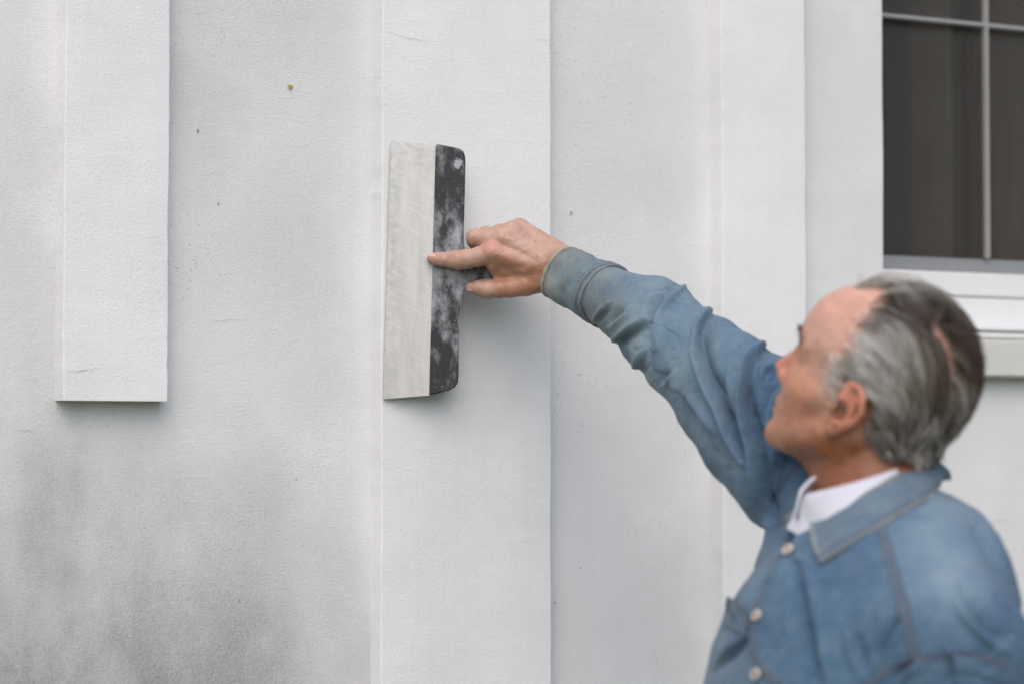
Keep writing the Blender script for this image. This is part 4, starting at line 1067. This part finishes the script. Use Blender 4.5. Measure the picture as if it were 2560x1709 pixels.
# clump centres give the strands a shared direction and tone
ncl = 620; cl = roots[rng.integers(0, nS, ncl)]
cid = np.concatenate([np.argmin(((roots[s:s + 2000, None] - cl[None]) ** 2).sum(-1), 1) for s in range(0, nS, 2000)])
cl_j = rng.normal(0, .11, (ncl, 3)); cl_t = rng.normal(0, 1, ncl); cl_h = rng.uniform(.0, 1, ncl)
pos = roots - g0 * .001; path = [pos]
length = np.where(roots[:, 2] > .085, .085, .062) * rng.uniform(.75, 1.2, nS)
length *= np.interp(roots[:, 2], [-.04, -.01, .03, .06], [.16, .32, .75, 1.0]) * np.where((roots[:, 0] > .0) & (np.abs(roots[:, 1]) > .055), .65, 1.0) * np.where((roots[:, 0] > .015) & (roots[:, 2] < .07), .5, 1.0)
cov = (np.abs(roots[:, 1] - .03) < .018) & (roots[:, 0] > -.045) & (roots[:, 0] < .03); length[cov] = np.minimum(length[cov], np.maximum(.012, roots[cov, 0] + .050))
lift = (0.0035 + .0065 * cl_h[cid] + .004 * rng.random(nS) + .004 * smoothstep(.09, .12, roots[:, 2])) * np.where(roots[:, 2] < -.02, .7, 1.0)
stray = (rng.random(nS) < .09) * .5; sdir = rng.normal(0, 1, (nS, 3)); p = pos.copy()
lift = lift + stray * .010
for k in range(SEG):
    d_, g_ = sgrad(p)
    down = .02 + 1.3 * smoothstep(-.02, -.095, p[:, 0]) + .16 * smoothstep(.05, .075, np.abs(p[:, 1]))
    fl_ = np.stack([-np.ones(nS), 0.10 * np.sign(p[:, 1]) * smoothstep(.03, .06, np.abs(p[:, 1])) - 0.25 * (p[:, 1] > 0) * smoothstep(.05, .02, np.abs(p[:, 1])), -down], 1)
    gap = p[:, 1] - .030; fl_[:, 1] += np.sign(gap) * .75 * np.exp(-(gap / .016) ** 2) * smoothstep(.0, -.035, p[:, 0])
    fl_[:, 0] *= 1 - .75 * smoothstep(-.055, -.10, p[:, 0])
    fl_ += cl_j[cid] * .55 + rng.normal(0, .05, (nS, 3)) + stray[:, None] * sdir
    fl_ -= (fl_ * g_).sum(1, keepdims=True) * g_; fl_ /= np.linalg.norm(fl_, axis=1, keepdims=True) + 1e-9
    want = lift * min(1, (k + 1) / 3.0)
    stp = fl_ * (length / SEG)[:, None] + g_ * np.clip(want - d_, -.004, .004)[:, None]
    p = p + stp; path.append(p)
path = np.array(path).transpose(1, 0, 2)      # strands, points, xyz
for q in range(1, SEG + 1):                   # gather towards the clump's path
    cm = np.zeros((ncl, 3)); cn = np.zeros(ncl); np.add.at(cm, cid, path[:, q]); np.add.at(cn, cid, 1); cm /= np.maximum(cn, 1)[:, None]
    path[:, q] += (cm[cid] - path[:, q]) * (.20 * q / SEG)
tonew = smoothstep(.020, -.060, roots[:, 0] + .02 * cl_t[cid] + .10 * np.clip(-roots[:, 2], 0, .1)) * (1 - .35 * smoothstep(-.06, -.09, roots[:, 0])) ; toph = smoothstep(.075, .105, roots[:, 2])
silver = np.array([.90, .875, .83]); dark = np.array([.085, .060, .044]); mid_ = np.array([.24, .205, .17])
wd = np.clip(-.06 + .80 * tonew + .75 * toph * smoothstep(.062, .04, np.abs(roots[:, 1])) * smoothstep(.04, .015, roots[:, 0]) + .40 * cl_t[cid] + .14 * rng.normal(size=nS), 0, 1)
hcol = np.where((wd < .5)[:, None], silver + (mid_ - silver) * (wd * 2)[:, None], mid_ + (dark - mid_) * (wd * 2 - 1)[:, None])
W = h2w(path.reshape(-1, 3)).reshape(nS, SEG + 1, 3)
T = np.gradient(W, axis=1); T /= np.linalg.norm(T, axis=2, keepdims=True) + 1e-9
e1 = np.cross(T, np.array([.31, .22, .92])); e1 /= np.linalg.norm(e1, axis=2, keepdims=True) + 1e-9; e2 = np.cross(T, e1)
rad = .00026 * np.array([1, 1, 1, 1, .95, .9, .8, .7, .5, .22])[None, :, None]
rings = np.stack([W + rad * (e1 * math.cos(a) + e2 * math.sin(a)) for a in (0, 2.0944, 4.1888)], 2)     # strands, points, 3, xyz
HRV = rings.reshape(-1, 3); base = (np.arange(nS) * (SEG + 1) * 3)[:, None, None]
kk = np.arange(SEG)[None, :, None] * 3; jj = np.arange(3)[None, None, :]
qa = base + kk + jj; qb = base + kk + (jj + 1) % 3
HRQ = np.stack([qa, qb, qb + 3, qa + 3], -1).reshape(-1, 4)
def brow(side):
    n = 110; q = rng.random(n); l0 = .011 + .036 * q; u0 = .0425 + .0025 * np.sin(q * 2.6) + rng.normal(0, .0014, n) - .10 * np.clip(q - .6, 0, 1) * .05
    P_ = np.stack([np.full(n, .13), l0 * side, u0], 1)
    for _ in range(40):
        d_ = scalp_sdf(P_); P_[:, 0] -= np.clip(d_, -.003, .004)
    V_, F_ = [], []
    for i in range(n):
        a_ = P_[i] - np.array([.001, 0, 0]); dr = nrm([.35 - .55 * q[i], side * (.35 + .7 * q[i]), .45 - .5 * q[i] + rng.normal(0, .12)]); L_ = .006 + .003 * rng.random()
        sd = nrm(np.cross(dr, [1, .2, .1])); k0 = len(V_)
        for s_, w_ in ((0, 1), (.5, .9), (1, .2)):
            c_ = a_ + dr * L_ * s_ + np.array([.0014, 0, 0]) * s_
            for an in (0, 2.094, 4.189): V_.append(c_ + .00035 * w_ * (sd * math.cos(an) + np.cross(dr, sd) * math.sin(an)))
        for s_ in (0, 3):
            for j in range(3): F_.append((k0 + s_ + j, k0 + s_ + (j + 1) % 3, k0 + s_ + 3 + (j + 1) % 3, k0 + s_ + 3 + j))
    o = add("eyebrow", h2w(np.array(V_)), np.array(F_), M['hair']); set_attr(o.data, 'tint', np.tile((.17, .13, .11), (len(V_), 1))); o["kind"] = "stuff"
brow(1); brow(-1)
hair = add("hair", HRV, HRQ, M['hair']); set_attr(hair.data, 'tint', np.repeat(hcol, (SEG + 1) * 3, 0))
hair["label"] = "short swept-back grey hair thinning at the crown"; hair["kind"] = "stuff"

# ------------------------------------------------------------------ trousers and shoes
def legs():
    out = []
    for s in (-1, 1):
        hipj = PEL + TL * np.array([1, 1, 0]) * .09 * s - UP * .04; kn = hipj + np.array([-.03, 0, -.44]); an = kn + np.array([.02, 0, -.40]); out.append((hipj, kn, an))
    return out
def trouser_sdf(P):
    d = cone(P, PEL - UP * .02, PEL + UP * .06, .152, .150)
    for hipj, kn, an in legs(): d = smin(d, smin(cone(P, hipj, kn, .092, .070), cone(P, kn, an, .070, .060), .03), .04)
    return smax(d, P[:, 2] - (PEL[2] + .055), .004)
TV, TQ = polygonize(trouser_sdf, (.15, 2.40, .03), (.70, 3.0, 1.10), .012)
add("trousers", TV, TQ, M['trousers'])
for hipj, kn, an in legs():
    def shoe(P, an=an):
        a = np.array([an[0] + .03, an[1], .045]); b = np.array([an[0] - .15, an[1] - .05, .035])
        d = smin(cone(P, a, b, .045, .034), cone(P, a, an + UP * -.02, .042, .045), .03)
        return smax(d, .004 - P[:, 2], .006)
    XV, XQ = polygonize(shoe, (an[0] - .24, an[1] - .14, -.01), (an[0] + .12, an[1] + .1, .2), .006)
    add("shoe", XV, XQ, M['shoe'])
